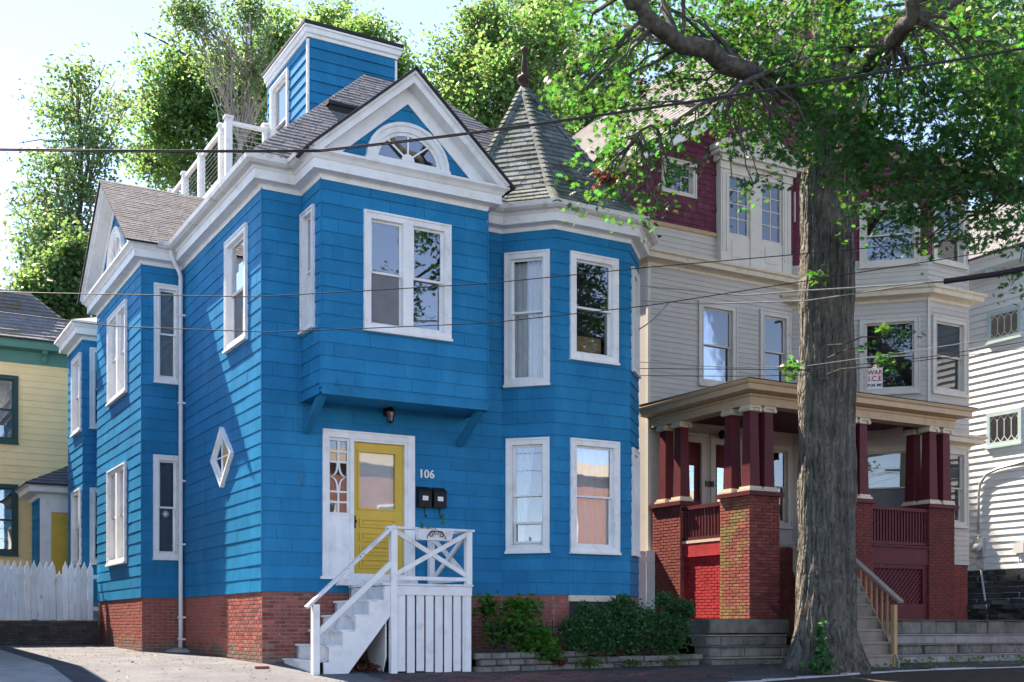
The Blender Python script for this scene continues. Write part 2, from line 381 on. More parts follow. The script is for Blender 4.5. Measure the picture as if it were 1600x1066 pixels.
def window(house, fr, a0, a1, z0, z1, cw=.11, units=1, mull=.15, split=.5, back='dark', trim='white', name='window', glass='glass', sill=.05, sash=.045, low=None, muntin=None, band=True, deep=.55, one=False, proud=.045):
    b = MB()
    b.fbox(fr, a0, a0+cw, -.02, proud, z0, z1); b.fbox(fr, a1-cw, a1, -.02, proud, z0, z1)
    b.fbox(fr, a0+cw, a1-cw, -.02, proud-.001, z1-cw, z1); b.fbox(fr, a0+cw, a1-cw, -.02, proud-.001, z0, z0+cw*.8)
    if band:
        e = .028; p2 = proud+.018
        b.fbox(fr, a0-.006, a0+e, 0, p2, z0-.004, z1+.006); b.fbox(fr, a1-e, a1+.006, 0, p2, z0-.004, z1+.006); b.fbox(fr, a0+e, a1-e, 0, p2-.001, z1-e, z1+.006); b.fbox(fr, a0+e, a1-e, 0, p2-.001, z0-.004, z0+e)
        i0 = a0+cw; i1 = a1-cw
        b.fbox(fr, i0-.02, i0, proud, proud+.012, z0+cw*.8, z1-cw); b.fbox(fr, i1, i1+.02, proud, proud+.012, z0+cw*.8, z1-cw)
    zi0 = z0+cw*.8; zi1 = z1-cw; ai0 = a0+cw; ai1 = a1-cw
    # reveals
    for q in ((ai0-.02, ai0, zi0, zi1), (ai1, ai1+.02, zi0, zi1)): b.fbox(fr, q[0], q[1], -.13, -.0205, q[2], q[3])
    b.fbox(fr, ai0-.02, ai1+.02, -.13, -.0205, zi1, zi1+.02); b.fbox(fr, ai0-.02, ai1+.02, -.13, -.0205, zi0-.02, zi0)
    wd = (ai1-ai0-mull*(units-1))/units; us = [(ai0+i*(wd+mull), ai0+i*(wd+mull)+wd) for i in range(units)]
    for i in range(units-1): b.fbox(fr, us[i][1], us[i+1][0], -.12, proud-.006, zi0, zi1)
    win = b.build(name, trim, house)
    if sill: MB().fbox(fr, a0-.02, a1+.02, .0, proud+.045, z0-sill, z0-.006).build('sill', trim, win)
    zm = zi0+(zi1-zi0)*split
    for ui, (l, r) in enumerate(us):
        ss = [(zi0, zi1, -.05)] if one else [(zm-.02, zi1, -.03), (zi0, zm+.02, -.075)]
        for si, (p, q, o) in enumerate(ss):
            s = MB(); f = sash
            s.fbox(fr, l, l+f, o-.03, o, p, q); s.fbox(fr, r-f, r, o-.03, o, p, q); s.fbox(fr, l+f, r-f, o-.03, o-.001, q-f*.8, q); s.fbox(fr, l+f, r-f, o-.03, o-.001, p, p+f*(.8 if si == 0 and not one else 1.3))
            if muntin and (si == 0 or muntin[2]):
                nx, ny = muntin[:2]
                for i in range(1, nx): x = l+f+(r-l-2*f)*i/nx; s.fbox(fr, x-.009, x+.009, o-.026, o-.004, p+f, q-f*.8)
                for i in range(1, ny): z = p+f+(q-p-2*f)*i/ny; s.fbox(fr, l+f, r-f, o-.025, o-.005, z-.009, z+.009)
            s.build('sash', trim, win)
            gm = 'screen' if (low == 'screen' and si == 1) else glass
            MB().fbox(fr, l+f*.9, r-f*.9, o-.018, o-.012, p+f*.7, q-f*.7).build('window_screen' if gm == 'screen' else 'pane', gm, win)
        bk = back[ui] if isinstance(back, (list, tuple)) else back
        if bk in ('blind', 'tanblind'):
            MB().fbox(fr, l+.01, r-.01, -.20, -.16, zi0+.02, zi1).build('blind', bk, win)
        elif bk and bk.startswith('curtain'):
            c = MB(); n = 22; zt = zi1-.02; zb = zi0+.02
            if bk == 'curtain_half': zb = zm
            rr = r if bk != 'curtain_left' else l+(r-l)*.6
            for i in range(n):
                x0 = l+(rr-l)*i/n; x1 = l+(rr-l)*(i+1)/n; w0 = -.2+.03*math.sin(i*1.9+l*9); w1 = -.2+.03*math.sin((i+1)*1.9+l*9)
                sh = (lambda x: l+(x-l)*.45) if bk == 'curtain_left' else (lambda x: x)
                c.poly([fr.p(sh(x0), w0, zb), fr.p(sh(x1), w1, zb), fr.p(x1, w1, zt), fr.p(x0, w0, zt)])
            c.build('curtain', 'curtain', win, smooth=True)
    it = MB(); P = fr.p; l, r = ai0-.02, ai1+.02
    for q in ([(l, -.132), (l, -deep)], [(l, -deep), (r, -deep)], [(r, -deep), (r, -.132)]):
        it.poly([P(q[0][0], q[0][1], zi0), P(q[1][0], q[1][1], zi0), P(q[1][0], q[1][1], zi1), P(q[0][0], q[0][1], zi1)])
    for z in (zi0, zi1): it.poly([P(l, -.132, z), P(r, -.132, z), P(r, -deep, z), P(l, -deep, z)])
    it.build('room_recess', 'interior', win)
    return win

def near_first(lst): return sorted(lst, key=lambda t: depth(t[0]))
BRM = {}
def brick_mesh(mat, L, H, D):
    k = (mat, round(L, 3), H)
    if k not in BRM:
        b = MB(); e = .005; x = L/2; z = H/2
        b.hexa([(-x+e, -D, -z+e), (x-e, -D, -z+e), (x, 0, -z), (-x, 0, -z)], [(-x+e, -D, z-e), (x-e, -D, z-e), (x, 0, z), (-x, 0, z)])
        BRM[k] = b.mesh('brick', mat)
    return BRM[k]
def brick_run(fr, a0, a1, zf, z1, mat, c=.0677, Lb=.203, grime=None, gz=0, low=None):   # list of (pos, ang, mesh) for a running bond
    out = []; k = 0; H = c-.011; z = z1
    zmin = min(zf(a0), zf(a1)) if callable(zf) else zf
    while z-c > zmin-.02:
        z -= c; k += 1
        x = a0-(Lb+.01)*(.5 if k % 2 else 0)
        while x < a1:
            l = max(x, a0); r = min(x+Lb, a1); x += Lb+.01
            if r-l < .045: continue
            zz = z+c/2; zg = zf((l+r)/2) if callable(zf) else zf
            if zz < zg-.03: continue
            LL = Lb if r-l > Lb-.02 else (.0965 if r-l < .13 else r-l)
            m = mat
            if grime and zz < gz+RN.uniform(-.12, .12): m = grime
            p = fr.p((l+r)/2, -.006+RN.uniform(-.002, .003), zz)
            out.append((p, fr.ang, brick_mesh(m, r-l if abs(r-l-LL) > .02 else LL, H, .012)))
    return out
def place_bricks(lst, parent, limit=300, name='brick', stuff='bricks'):
    lst = near_first(lst)
    for p, a, m in lst[:limit]: inst(name, m, p, a, parent)
    rest = lst[limit:]
    if rest:
        mats = {}
        for p, a, m in rest: mats.setdefault(m.materials[0].name, []).append((p, a, m))
        for mn, l in mats.items():
            b = MB()
            for p, a, m in l:
                k = len(b.v); ca, sa = math.cos(a), math.sin(a)
                b.v += [(p[0]+v.co.x*ca-v.co.y*sa, p[1]+v.co.x*sa+v.co.y*ca, p[2]+v.co.z) for v in m.vertices]
                b.f += [tuple(k+i for i in q.vertices) for q in m.polygons]
            b.build(stuff, mn, parent, kind='stuff')
def shingles(parent, A, B, C, D, rows, width, mat, lift=.014, limit=0, name='shingle', t0=0., t1=1., gapk=.004):
    A, B, C, D = (Vector(p) for p in (A, B, C, D)); nr = (B-A).cross(D-A).normalized()
    if nr.z < 0: nr = -nr
    out = []
    for i in range(rows):
        ta = t0+(t1-t0)*i/rows; tb = t0+(t1-t0)*(i+1)/rows
        l0, r0, l1, r1 = A.lerp(D, ta), B.lerp(C, ta), A.lerp(D, tb), B.lerp(C, tb)
        W = max((r0-l0).length, .01); n0 = max(1, W/width) if width else 1
        cuts = [0.]; x = (RN.uniform(.2, 1)/n0)
        while width and x < 1-.25/n0: cuts.append(x); x += RN.uniform(.75, 1.25)/n0
        cuts.append(1.)
        for c, d in zip(cuts, cuts[1:]):
            g = gapk/W; lf = lift*RN.uniform(.75, 1.3); c2 = c+(g if c > 0 else 0); d2 = d-(g if d < 1 else 0)
            dz = (l0-l1).normalized()*RN.uniform(-.004, .01)
            p = [l0.lerp(r0, c2)+dz, l0.lerp(r0, d2)+dz, l1.lerp(r1, d2), l1.lerp(r1, c2)]
            out.append((p, lf, nr))
    out.sort(key=lambda t: depth(t[0][0]))
    b = MB(); st = False
    for i, (p, lf, nr) in enumerate(out):
        m = MB() if i < limit else b
        m.hexa([p[0], p[1], p[2], p[3]], [p[0]+nr*lf, p[1]+nr*lf, p[2]+nr*.003, p[3]+nr*.003])
        if i < limit: m.build(name, mat, parent)
        else: st = True
    if st: b.build(name+'_rows', mat, parent, kind='stuff')

def text_mesh(s, size, depth_=.01):
    c = bpy.data.curves.new('t', 'FONT'); c.body = s; c.size = size; c.extrude = depth_; c.align_x = 'CENTER'; c.resolution_u = 3; c.offset = size*.02
    o = bpy.data.objects.new('t', c); COL.objects.link(o)
    dg = bpy.context.evaluated_depsgraph_get(); dg.update()
    me = bpy.data.meshes.new_from_object(o.evaluated_get(dg)); bpy.data.objects.remove(o)
    return me
def text_on(s, fr, a, o, z, size, mat, parent, name, d=.008):
    me = text_mesh(s, size, d); me.materials.clear(); me.materials.append(MT[mat])
    t = bpy.data.objects.new(name, me); p = fr.p(a, o, z); link(t, parent, p)
    t.rotation_euler = (rad(90), 0, fr.ang); return t

LEAF_OAK = [(0, -.5), (.07, -.3), (.36, -.36), (.16, -.12), (.46, .02), (.14, .1), (.3, .36), (.07, .25), (0, .5), (-.07, .25), (-.3, .36), (-.14, .1), (-.46, .02), (-.16, -.12), (-.36, -.36), (-.07, -.3)]
LEAF_OVAL = [(0, -.5), (.24, -.2), (.26, .1), (0, .5), (-.26, .1), (-.24, -.2)]
LEAF_QUAD = [(0, -.5), (.32, 0), (0, .5), (-.32, 0)]
LEAF_MAPLE = [(0, -.5), (.42, -.25), (.22, .05), (0, .5), (-.22, .05), (-.42, -.25)]
def leaves(name, P, size, mat, parent, shape=LEAF_QUAD, up=.5, kind='stuff', bend=0.):
    P = np.asarray(P, float); n = len(P); k = len(shape); sh = np.array(shape)
    nr = NR.normal(size=(n, 3)); nr[:, 2] = np.abs(nr[:, 2])*(1+up)+up*.6; nr /= np.linalg.norm(nr, axis=1)[:, None]
    t = NR.normal(size=(n, 3)); t -= nr*(t*nr).sum(1)[:, None]; t /= np.linalg.norm(t, axis=1)[:, None]; b = np.cross(nr, t)
    sz = (size*NR.uniform(.65, 1.25, n))[:, None, None]
    V = P[:, None, :]+sz*(sh[None, :, 0, None]*t[:, None, :]+sh[None, :, 1, None]*b[:, None, :])
    if bend: V -= sz*bend*(sh[None, :, 1, None]**2+sh[None, :, 0, None]**2)*nr[:, None, :]
    V = V.reshape(-1, 3); c = V.mean(0); c[2] = V[:, 2].min()
    me = bpy.data.meshes.new(name); me.vertices.add(n*k); me.vertices.foreach_set('co', (V-c).astype(np.float32).ravel())
    me.loops.add(n*k); me.loops.foreach_set('vertex_index', np.arange(n*k, dtype=np.int32))
    me.polygons.add(n); me.polygons.foreach_set('loop_start', np.arange(0, n*k, k, dtype=np.int32)); me.polygons.foreach_set('loop_total', np.full(n, k, np.int32))
    me.update(calc_edges=True)
    a = me.attributes.new('rv', 'FLOAT', 'FACE'); a.data.foreach_set('value', NR.random(n).astype(np.float32))
    me.materials.append(MT[mat])
    o = bpy.data.objects.new(name, me); link(o, parent, Vector(c)); return tag(o, kind=kind)
def clump_points(c, r, n, shell=.35):
    d = NR.normal(size=(n, 3)); d /= np.linalg.norm(d, axis=1)[:, None]
    q = NR.random(n)**(shell); q = q*(1+.25*NR.normal(size=n).clip(-1.5, 1.5))
    return np.asarray(c)+d*q[:, None]*np.asarray(r)
def curvy(p, q, n=7, wob=.08, sag=0.):
    p = Vector(p); q = Vector(q); L = (q-p).length; out = []
    for i in range(n):
        t = i/(n-1); v = p.lerp(q, t); k = math.sin(math.pi*t)
        v += Vector((RN.uniform(-1, 1), RN.uniform(-1, 1), RN.uniform(-1, 1)))*wob*L*k*.5; v.z += sag*k*L; out.append(v)
    return out
# ------------------------------------------------------------------ the ground
def g(x, y):
    if y >= 0: return .02*min(y, 14)
    if y > -4: return .09*y
    return -.36+.045*max(y+4, -16)
def sheet(name, mat, xs, ys, dz, fn=g, kind='structure', parent=None, xf=None):
    b = MB(); n = len(xs)
    for y in ys:
        for x in xs: X = xf(x, y) if xf else x; b.v.append((X, y, fn(X, y)+dz))
    for j in range(len(ys)-1):
        for i in range(n-1): b.f.append((j*n+i, j*n+i+1, (j+1)*n+i+1, (j+1)*n+i))
    return b.build(name, mat, parent, kind=kind)
lin = lambda a, b, n: [a+(b-a)*i/(n-1) for i in range(n)]
sheet('ground', 'soil', [-600, -120, -40, -12, -6, 0, 6, 12, 20, 40, 120, 600], [-600, -120, -40, -20, -12, -8, -4, -2, 0, 2, 6, 10, 14, 20, 40, 120, 900], -.012)
def curb_y(x): 
    pts = [(-40, -9), (0, -5.6), (5, -4.3), (8, -3.55), (10.4, -3.12), (12.5, -2.75), (20, -2.6), (60, -2.6)]
    for (a, b), (c, d) in zip(pts, pts[1:]):
        if x <= c: return b+(d-b)*(x-a)/(c-a)
    return -2.6
# sidewalk, street and kerb follow the bend of the kerb line
xs = [-40, -20, -10, -4, 0, 2, 4, 5, 6.5, 8, 9.2, 10.4, 11.4, 12.5, 14, 16, 20, 30, 60]
b = MB()
for x in xs:
    c = curb_y(x)
    for t in (0, .35, .7, 1): y = c+.14+(-.05-c-.14)*t; b.v.append((x, y, g(x, y)))
for i in range(len(xs)-1):
    for j in range(3): b.f.append((i*4+j, i*4+4+j, i*4+5+j, i*4+1+j))
b.build('sidewalk', 'asphalt', kind='structure')
b = MB()
for x in xs:
    c = curb_y(x)
    for t in (0, 3, 8, 14, 40): y = c-.0-t; b.v.append((x, y, g(x, c)-.13-.02*min(t, 14)))
for i in range(len(xs)-1):
    for j in range(4): b.f.append((i*5+j, i*5+1+j, i*5+6+j, i*5+5+j))
b.build('street', 'darkasphalt', kind='structure')
kerb = empty('kerb', (11, -3, -.3), 'pale granite kerb curving past the foot of the big tree', 'kerb')
x = 3.0
while x < 19:
    L = RN.uniform(1.2, 1.9) if x > 8 else 1.0
    p, q = Vector((x+.01, curb_y(x))), Vector((x+L-.01, curb_y(x+L))); f = Fr(p, q); z = g(0, (p.y+q.y)/2)+.012+RN.uniform(-.008, .008)
    MB().fprism(f, [(0, z-.32), (f.L, z-.32), (f.L, z-.01), (f.L-.02, z), (.02, z), (0, z-.01)], -.15, .01).build('kerb_stone', 'curbstone', kerb)
    x += L
# driveway on the left of the blue house, with its dark edge and the concrete path
ys = [-9, -7, -5, -3.5, -2, -1, 0, 2, 4, 6, 8, 9.62]
sheet('driveway', 'driveway', [-2.95, -2, -1, 0, 1.2], [-9, -6, -4, -2.6, -1.2, -.02], .010)
sheet('driveway', 'driveway', [-2.95, -2, -.84], [-.021, 2.5, 5.24], .0101)
sheet('driveway', 'driveway', [-.84, -.04], [-.021, 2.5, 5.21], .0102)
sheet('driveway', 'driveway', [-2.95, -2, -.84], [5.24, 7.5, 9.62], .0103)
sheet('driveway', 'darkasphalt', [-3.35, -2.93], ys, .014).name = 'driveway_edge'
sheet('path', 'concrete', [-4.65, -3.36], ys, .03)
sheet('sidewalk', 'sidewalkbrick', lin(1.1, 7.6, 8), [-3.2, -2.6, -1.95], .006)
# brick pavers of the sidewalk in front of the stoop and the planting bed
pv = empty('brick_paving', (4, -2.3, -.2), 'worn reddish brick paving along the foot of the planting bed', 'paving')
pm_ = [MB().box(-.098, -.045, 0, .098, .045, .012).mesh('paver', 'sidewalkbrick') for _ in range(1)]
lst = []
for j in range(12):
    for i in range(30):
        x = 1.2+i*.212+(.106 if j % 2 else 0)+RN.uniform(-.004, .004); y = -1.98-j*.106
        if x < 7.4-.25*j: lst.append(((x, y, g(x, y)+.005+RN.uniform(-.003, .004)), RN.uniform(-.02, .02)))
lst = near_first(lst)
for p, a in lst[:290]: inst('paver', pm_[0], p, a, pv)
# stones and brick chips on the driveway
chips = MB()
for i in range(420):
    x = RN.uniform(-2.9, .5); y = RN.uniform(-2.5, 9.3)
    if x > -.9 and y > -.05 and (y > 5.2 or x > -.06): continue
    s = RN.choice([.006, .008, .009, .014]); z = g(x, y)+.012; t = RN.uniform(0, 3); c_, s_ = math.cos(t)*s, math.sin(t)*s
    chips.hexa([(x-c_, y-s_, z), (x+s_, y-c_, z), (x+c_*1.3, y+s_, z), (x-s_, y+c_, z)], [(x-c_*.6, y-s_*.6, z+s*.7), (x+s_*.6, y-c_*.6, z+s*.6), (x+c_*.7, y+s_*.6, z+s*.7), (x-s_*.6, y+c_*.6, z+s*.5)])
chips.build('gravel', 'driveway', kind='stuff')
tag(MB().box(-.35, -.75, g(0, -.7)+.012, -.12, -.68, g(0, -.7)+.05).build('brick_shard', 'brick'), 'broken brick shard lying on the sunlit driveway', 'brick')

# ------------------------------------------------------------------ the blue house
CO = .2286; Z0 = 1.22; ZT = 8.02
BH = empty('blue_house', (3.5, 5, 0), 'bright blue shingled house with white trim and slate turret', 'house')
S_ = Fr((0, 5.25), (0, 0)); LBo = Fr((-.83, 10), (-.83, 5.25)); LBn = Fr((-.83, 5.25), (0, 5.25))
RBo = Fr((-.97, 13.2), (-.97, 11.1)); RBn = Fr((-.97, 11.1), (0, 11.1)); LBb = Fr((0, 10), (-.83, 10))
F_ = Fr((0, 0), (4.625, 0)); OL = Fr((.7, 0), (.7, -.92)); OF = Fr((.7, -.92), (3.8, -.92)); OR = Fr((3.8, -.92), (3.8, 0))
T1 = Fr((4.625, 0), (5.33, -.73)); T2 = Fr((5.33, -.73), (7.04, -.73)); T3 = Fr((7.04, -.73), (7.77, 0)); RW = Fr((7.77, 0), (7.77, 13)); S2 = Fr((0, 13.5), (0, 10))
t22 = math.tan(rad(22.5))
H = {'S': [(3.19, 4.47, 5.68, 7.66)], 'LBo': [(1.45, 3.38, 5.68, 7.62), (1.4, 3.32, 2.04, 4.15)], 'LBn': [(.235, .79, 5.66, 7.65), (.22, .785, 2.04, 4.14)],
     'RBo': [(.75, 1.95, 5.5, 7.4), (.75, 1.95, 2.2, 4.05)], 'RBn': [(.16, .75, 5.55, 7.5), (.16, .75, 2.2, 4.05)],
     'OL': [(.05, .66, 5.66, 7.66)], 'OF': [(.75, 2.37, 5.64, 7.62)], 'T1': [(.07, .935, 5.15, 7.62), (.1, .93, 2.04, 4.14)], 'T2': [(.34, 1.41, 5.66, 7.64), (.345, 1.44, 2.04, 4.15)],
     'T3': [(.14, .85, 5.62, 7.6), (.16, .87, 2.05, 4.1)], 'F': [(1.07, 2.79, 1.49, 4.04)]}
diamond = (2.72, 3.28, 3.47, 4.05)
board_wall(BH, S_, Z0, ZT, CO, H['S']+[diamond], 'blue', m0=-1, m1=1, tb=.015)
board_wall(BH, LBo, Z0, ZT, CO, H['LBo'], 'blue', m0=1, m1=1, tb=.015)
board_wall(BH, LBn, Z0, ZT, CO, H['LBn'], 'blue', m0=1, m1=-1)
board_wall(BH, RBo, Z0, 7.72, CO, H['RBo'], 'blue', m0=0, m1=1)
board_wall(BH, RBn, Z0, 7.72, CO, H['RBn'], 'blue', m0=1, m1=0)
board_wall(BH, F_, Z0, ZT, CO, H['F']+[(.68, 3.82, 4.60, 8.2)], 'blue', m0=1, m1=-t22)
board_wall(BH, OL, 4.53, ZT, CO, H['OL'], 'blue', zg=Z0, m0=-1, m1=1)
board_wall(BH, OF, 4.53, ZT, CO, H['OF'], 'blue', zg=Z0, m0=1, m1=1)
board_wall(BH, T1, Z0, ZT, CO, H['T1'], 'blue', m0=-t22, m1=t22)
board_wall(BH, T2, Z0, ZT, CO, H['T2'], 'blue', m0=t22, m1=t22)
board_wall(BH, T3, Z0, ZT, CO, H['T3'], 'blue', m0=t22, m1=t22)
b = MB()
for fr, zt, zb in ((OR, 8.02, 4.53), (RW, 8.02, 0), (LBb, 8.02, 0), (S2, 8.02, 0)):
    b.poly([fr.p(0, 0, zb), fr.p(fr.L, 0, zb), fr.p(fr.L, 0, zt), fr.p(0, 0, zt)])
b.poly([(0, 13.5, 0), (7.77, 13, 0), (7.77, 13, 8), (0, 13.5, 8)])
b.build('rear_wall', 'blue', BH)
b = MB(); b.prism([(.68, .0), (.68, -.94), (3.82, -.94), (3.82, .0)], 4.50, 4.535); b.build('bay_floor', 'blue', BH)
b = MB()
for fr in (OL, OF, OR): b.fbox(fr, -.0 if fr is OF else .0, fr.L, .026, .05, 4.46, 4.60) if fr is OF else b.fbox(fr, .01, fr.L-.01, .0255, .0495, 4.461, 4.599)
b.build('skirt_board', 'blue', BH)
for x in (.76, 3.72):      # diagonal brackets under the bay
    MB().bar((x, -.05, 3.98), (x, -.86, 4.50), .10, .13, up=(1, 0, 0)).build('bracket', 'blue', BH)
# corner beads
for fr, a, z0, z1 in ((S_, S_.L, Z0, ZT), (LBo, LBo.L, Z0, ZT), (OF, 0, 4.55, ZT), (OF, OF.L, 4.55, ZT)):
    q = fr.p(a, 0, 0); d = .021
    s = {id(S_): (-1, -1), id(LBo): (-1, -1)}.get(id(fr), (-1, -1) if a == 0 else (1, -1))
    MB().box(q[0]+s[0]*d-.008, q[1]+s[1]*d-.008, z0+.01, q[0]+s[0]*d+.008, q[1]+s[1]*d+.008, z1).build('corner_bead', 'blue', BH)

# windows
W = window
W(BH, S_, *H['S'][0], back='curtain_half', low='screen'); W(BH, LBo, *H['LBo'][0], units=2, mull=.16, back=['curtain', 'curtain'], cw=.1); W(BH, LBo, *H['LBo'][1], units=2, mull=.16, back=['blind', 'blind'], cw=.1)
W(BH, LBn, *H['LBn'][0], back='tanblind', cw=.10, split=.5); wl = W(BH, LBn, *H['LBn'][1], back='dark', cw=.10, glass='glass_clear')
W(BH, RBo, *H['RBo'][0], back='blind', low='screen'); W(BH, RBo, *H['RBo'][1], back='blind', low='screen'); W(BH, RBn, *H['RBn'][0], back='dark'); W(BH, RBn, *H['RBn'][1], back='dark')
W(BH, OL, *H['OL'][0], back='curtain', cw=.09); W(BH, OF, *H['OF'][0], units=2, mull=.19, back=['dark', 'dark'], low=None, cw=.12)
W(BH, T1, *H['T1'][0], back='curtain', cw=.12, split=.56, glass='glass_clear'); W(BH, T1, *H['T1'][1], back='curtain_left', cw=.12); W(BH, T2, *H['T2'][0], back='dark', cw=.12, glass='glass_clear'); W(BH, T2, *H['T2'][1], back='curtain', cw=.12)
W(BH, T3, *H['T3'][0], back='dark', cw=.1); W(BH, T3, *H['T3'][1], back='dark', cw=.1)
# screen on the lower left sash of the bay, box on the turret sill, window fan
MB().fbox(OF, .88, 1.43, -.068, -.062, 5.78, 6.6).build('window_screen', 'screen', BH)
MB().fbox(T2, .5, 1.12, -.32, -.12, 5.76, 6.12).build('cardboard_box', 'cardboard', BH)
b = MB(); b.fbox(T1, .23, .27, -.06, -.02, 2.18, 2.58); b.fbox(T1, .76, .80, -.06, -.02, 2.18, 2.58); b.fbox(T1, .27, .76, -.06, -.021, 2.54, 2.58); b.fbox(T1, .27, .76, -.06, -.021, 2.18, 2.22); b.build('window_insert', 'acbox', BH)
b = MB(); c = LBn.p(.5, -.14, 2.95); b.lathe(c, [(.01, -.09), (.06, -.06), (.085, 0), (.06, .06), (.01, .09)], 12); b.build('hanging_globe', 'metal', BH, True)
# diamond window
b = MB(); cz = 3.76; ca = 3.0; rw, rh = .66, .56
def ring(b, fr, ca, cz, w0, h0, w1, h1, o0, o1):
    k = [(-1, 0), (0, -1), (1, 0), (0, 1)]
    for i in range(4):
        p, q = k[i], k[(i+1) % 4]
        b.fprism(fr, [(ca+p[0]*w0, cz+p[1]*h0), (ca+q[0]*w0, cz+q[1]*h0), (ca+q[0]*w1, cz+q[1]*h1), (ca+p[0]*w1, cz+p[1]*h1)], o0, o1)
ring(b, S_, ca, cz, rw, rh, rw-.17, rh-.15, .0, .06); ring(b, S_, ca, cz, rw, rh, rw-.05, rh-.045, .0605, .085); ring(b, S_, ca, cz, rw-.16, rh-.14, rw-.24, rh-.21, -.05, .03)
dw = b.build('diamond_window', 'white', BH)
b = MB(); k = .42; b.fprism(S_, [(ca-.4, cz), (ca, cz-.34), (ca+.4, cz), (ca, cz+.34)], .028, .034); b.build('pane', 'glass', dw)
b = MB(); b.fprism(S_, [(ca-.42, cz), (ca, cz-.36), (ca+.42, cz), (ca, cz+.36)], .018, .021); b.build('backing', 'interior', dw)
b = MB(); b.fbox(S_, ca-.4, ca+.4, .035, .05, cz-.012, cz+.012); b.fbox(S_, ca-.012, ca+.012, .035, .0505, cz-.34, cz+.34); b.build('muntin', 'white', dw)

# foundation
ff = [Fr((.0, 5.25), (.0, .0)), Fr((-.83, 10), (-.83, 5.25)), Fr((-.83, 5.25), (0, 5.25)), Fr((0, 0), (4.625, 0)), T1, T2, T3]
def inset(fr, d):
    q = Fr(fr.p0, fr.p0+fr.u*fr.L); q.p0 = fr.p0-fr.n*d; return q
b = MB()
path = [(0, 13.5), (0, 10), (-.83, 10), (-.83, 5.25), (0, 5.25), (0, 0), (4.625, 0), (5.33, -.73), (7.04, -.73), (7.77, 0), (7.77, 13)]
sweep(path, [(-.012, -.5), (-.012, 1.216), (-.2, 1.216)], b)
fnd = b.build('foundation', 'mortar', BH)
fi = [inset(f, .012) for f in ff]
run = lambda f, a0, a1: brick_run(f, a0, a1, lambda a, f=f: g(f.p(a, 0, 0)[0], f.p(a, 0, 0)[1]), 1.208, 'brick', grime='brick_grime', gz=g(*f.p((a0+a1)/2, 0, 0)[:2])+.2)
ls = run(fi[0], .02, 5.24)+run(fi[3], .0, .9)
place_bricks(ls, fnd, 300)
place_bricks(run(fi[1], .3, 4.74)+run(fi[2], .0, .82)+run(fi[3], .9, 4.6), fnd, 0)
f2 = empty('x', (0, 0, 0)); bpy.data.objects.remove(f2)
place_bricks(run(fi[4], .02, 1.0)+run(fi[5], .02, .55), fnd, 0)
# cellar window in the turret foundation
cw_ = MB().fbox(T2, .30, 1.5, .0, .05, 1.10, 1.215).build('cellar_lintel', 'cream', BH)
MB().fbox(T2, .34, 1.46, -.004, .004, .45, 1.10).build('cellar_window', 'interior', BH)

# cornice, friezes and gutters
CP = [(0., 8.0), (.028, 8.0), (.03, 8.07), (.05, 8.085), (.2, 8.10), (.2, 8.255), (.215, 8.26), (.25, 8.31), (.295, 8.345), (.31, 8.35), (.31, 8.395), (.29, 8.40), (.0, 8.47)]
mainp = [(0, 13.3), (0, 10), (-.83, 10), (-.83, 5.25), (0, 5.25), (0, 0), (.7, 0), (.7, -.92), (3.8, -.92), (3.8, 0), (4.625, 0), (5.33, -.73), (7.04, -.73), (7.77, 0), (7.77, 13)]
sweep(mainp, CP).build('cornice', 'white', BH)
GP = [(.25, 8.30), (.33, 8.31), (.385, 8.35), (.40, 8.43), (.375, 8.43), (.36, 8.36), (.26, 8.34)]
for i, pth in enumerate(([(-.83, 5.55), (-.83, 5.25), (0, 5.25), (0, 0), (.7, 0), (.7, -.6)], [(3.95, 0), (4.625, 0), (5.33, -.73), (7.04, -.73), (7.77, 0), (7.77, 8)])):
    if i == 0: pth = [(-.60, 5.25), (0, 5.25), (0, 0), (.7, 0), (.7, -.75)]
    sweep(pth, GP).build('gutter', 'gutter', BH)
rp = [(0, 13.2), (-.97, 13.2), (-.97, 11.1), (0, 11.1)]
sweep(rp, [(o, z-.32) for o, z in CP]).build('cornice', 'white', BH)
b = MB(); z = 8.08
b.poly([(-1.28, 13.5, z), (-1.28, 10.79, z), (.1, 10.79, z), (.1, 11.8, z+.5), (.1, 13.5, z+.5)]); b.build('bay_roof', 'greyflash', BH)
# downspouts
b = MB(); fr = S_; x, y = -.10, 5.06
b.tube([(-.32, 4.98, 8.30), (-.30, 5.0, 8.18), (-.13, 5.06, 7.92), (-.09, 5.08, 7.80), (-.09, 5.08, .55), (-.10, 5.08, .06)], .045, 8)
dsp = b.build('downspout', 'white', BH, True)
for z in (.35, .8, 2.3, 3.6, 5.2, 7.0): MB().box(-.15, 5.02, z, -.0, 5.14, z+.035).build('strap', 'white', dsp)
b = MB(); b.lathe((-.12, 5.05, g(0, 5)), [(.35, -.01), (.27, .05), (.12, .09), (.02, .10)], 14); b.build('concrete_footing', 'concrete', BH, True)
b = MB(); b.tube([(7.95, .2, 8.3), (7.92, .25, 8.1), (7.86, .3, 7.9), (7.86, .3, 3.2), (7.86, .3, .4)], .05, 8); b.build('downspout', 'white', BH, True)

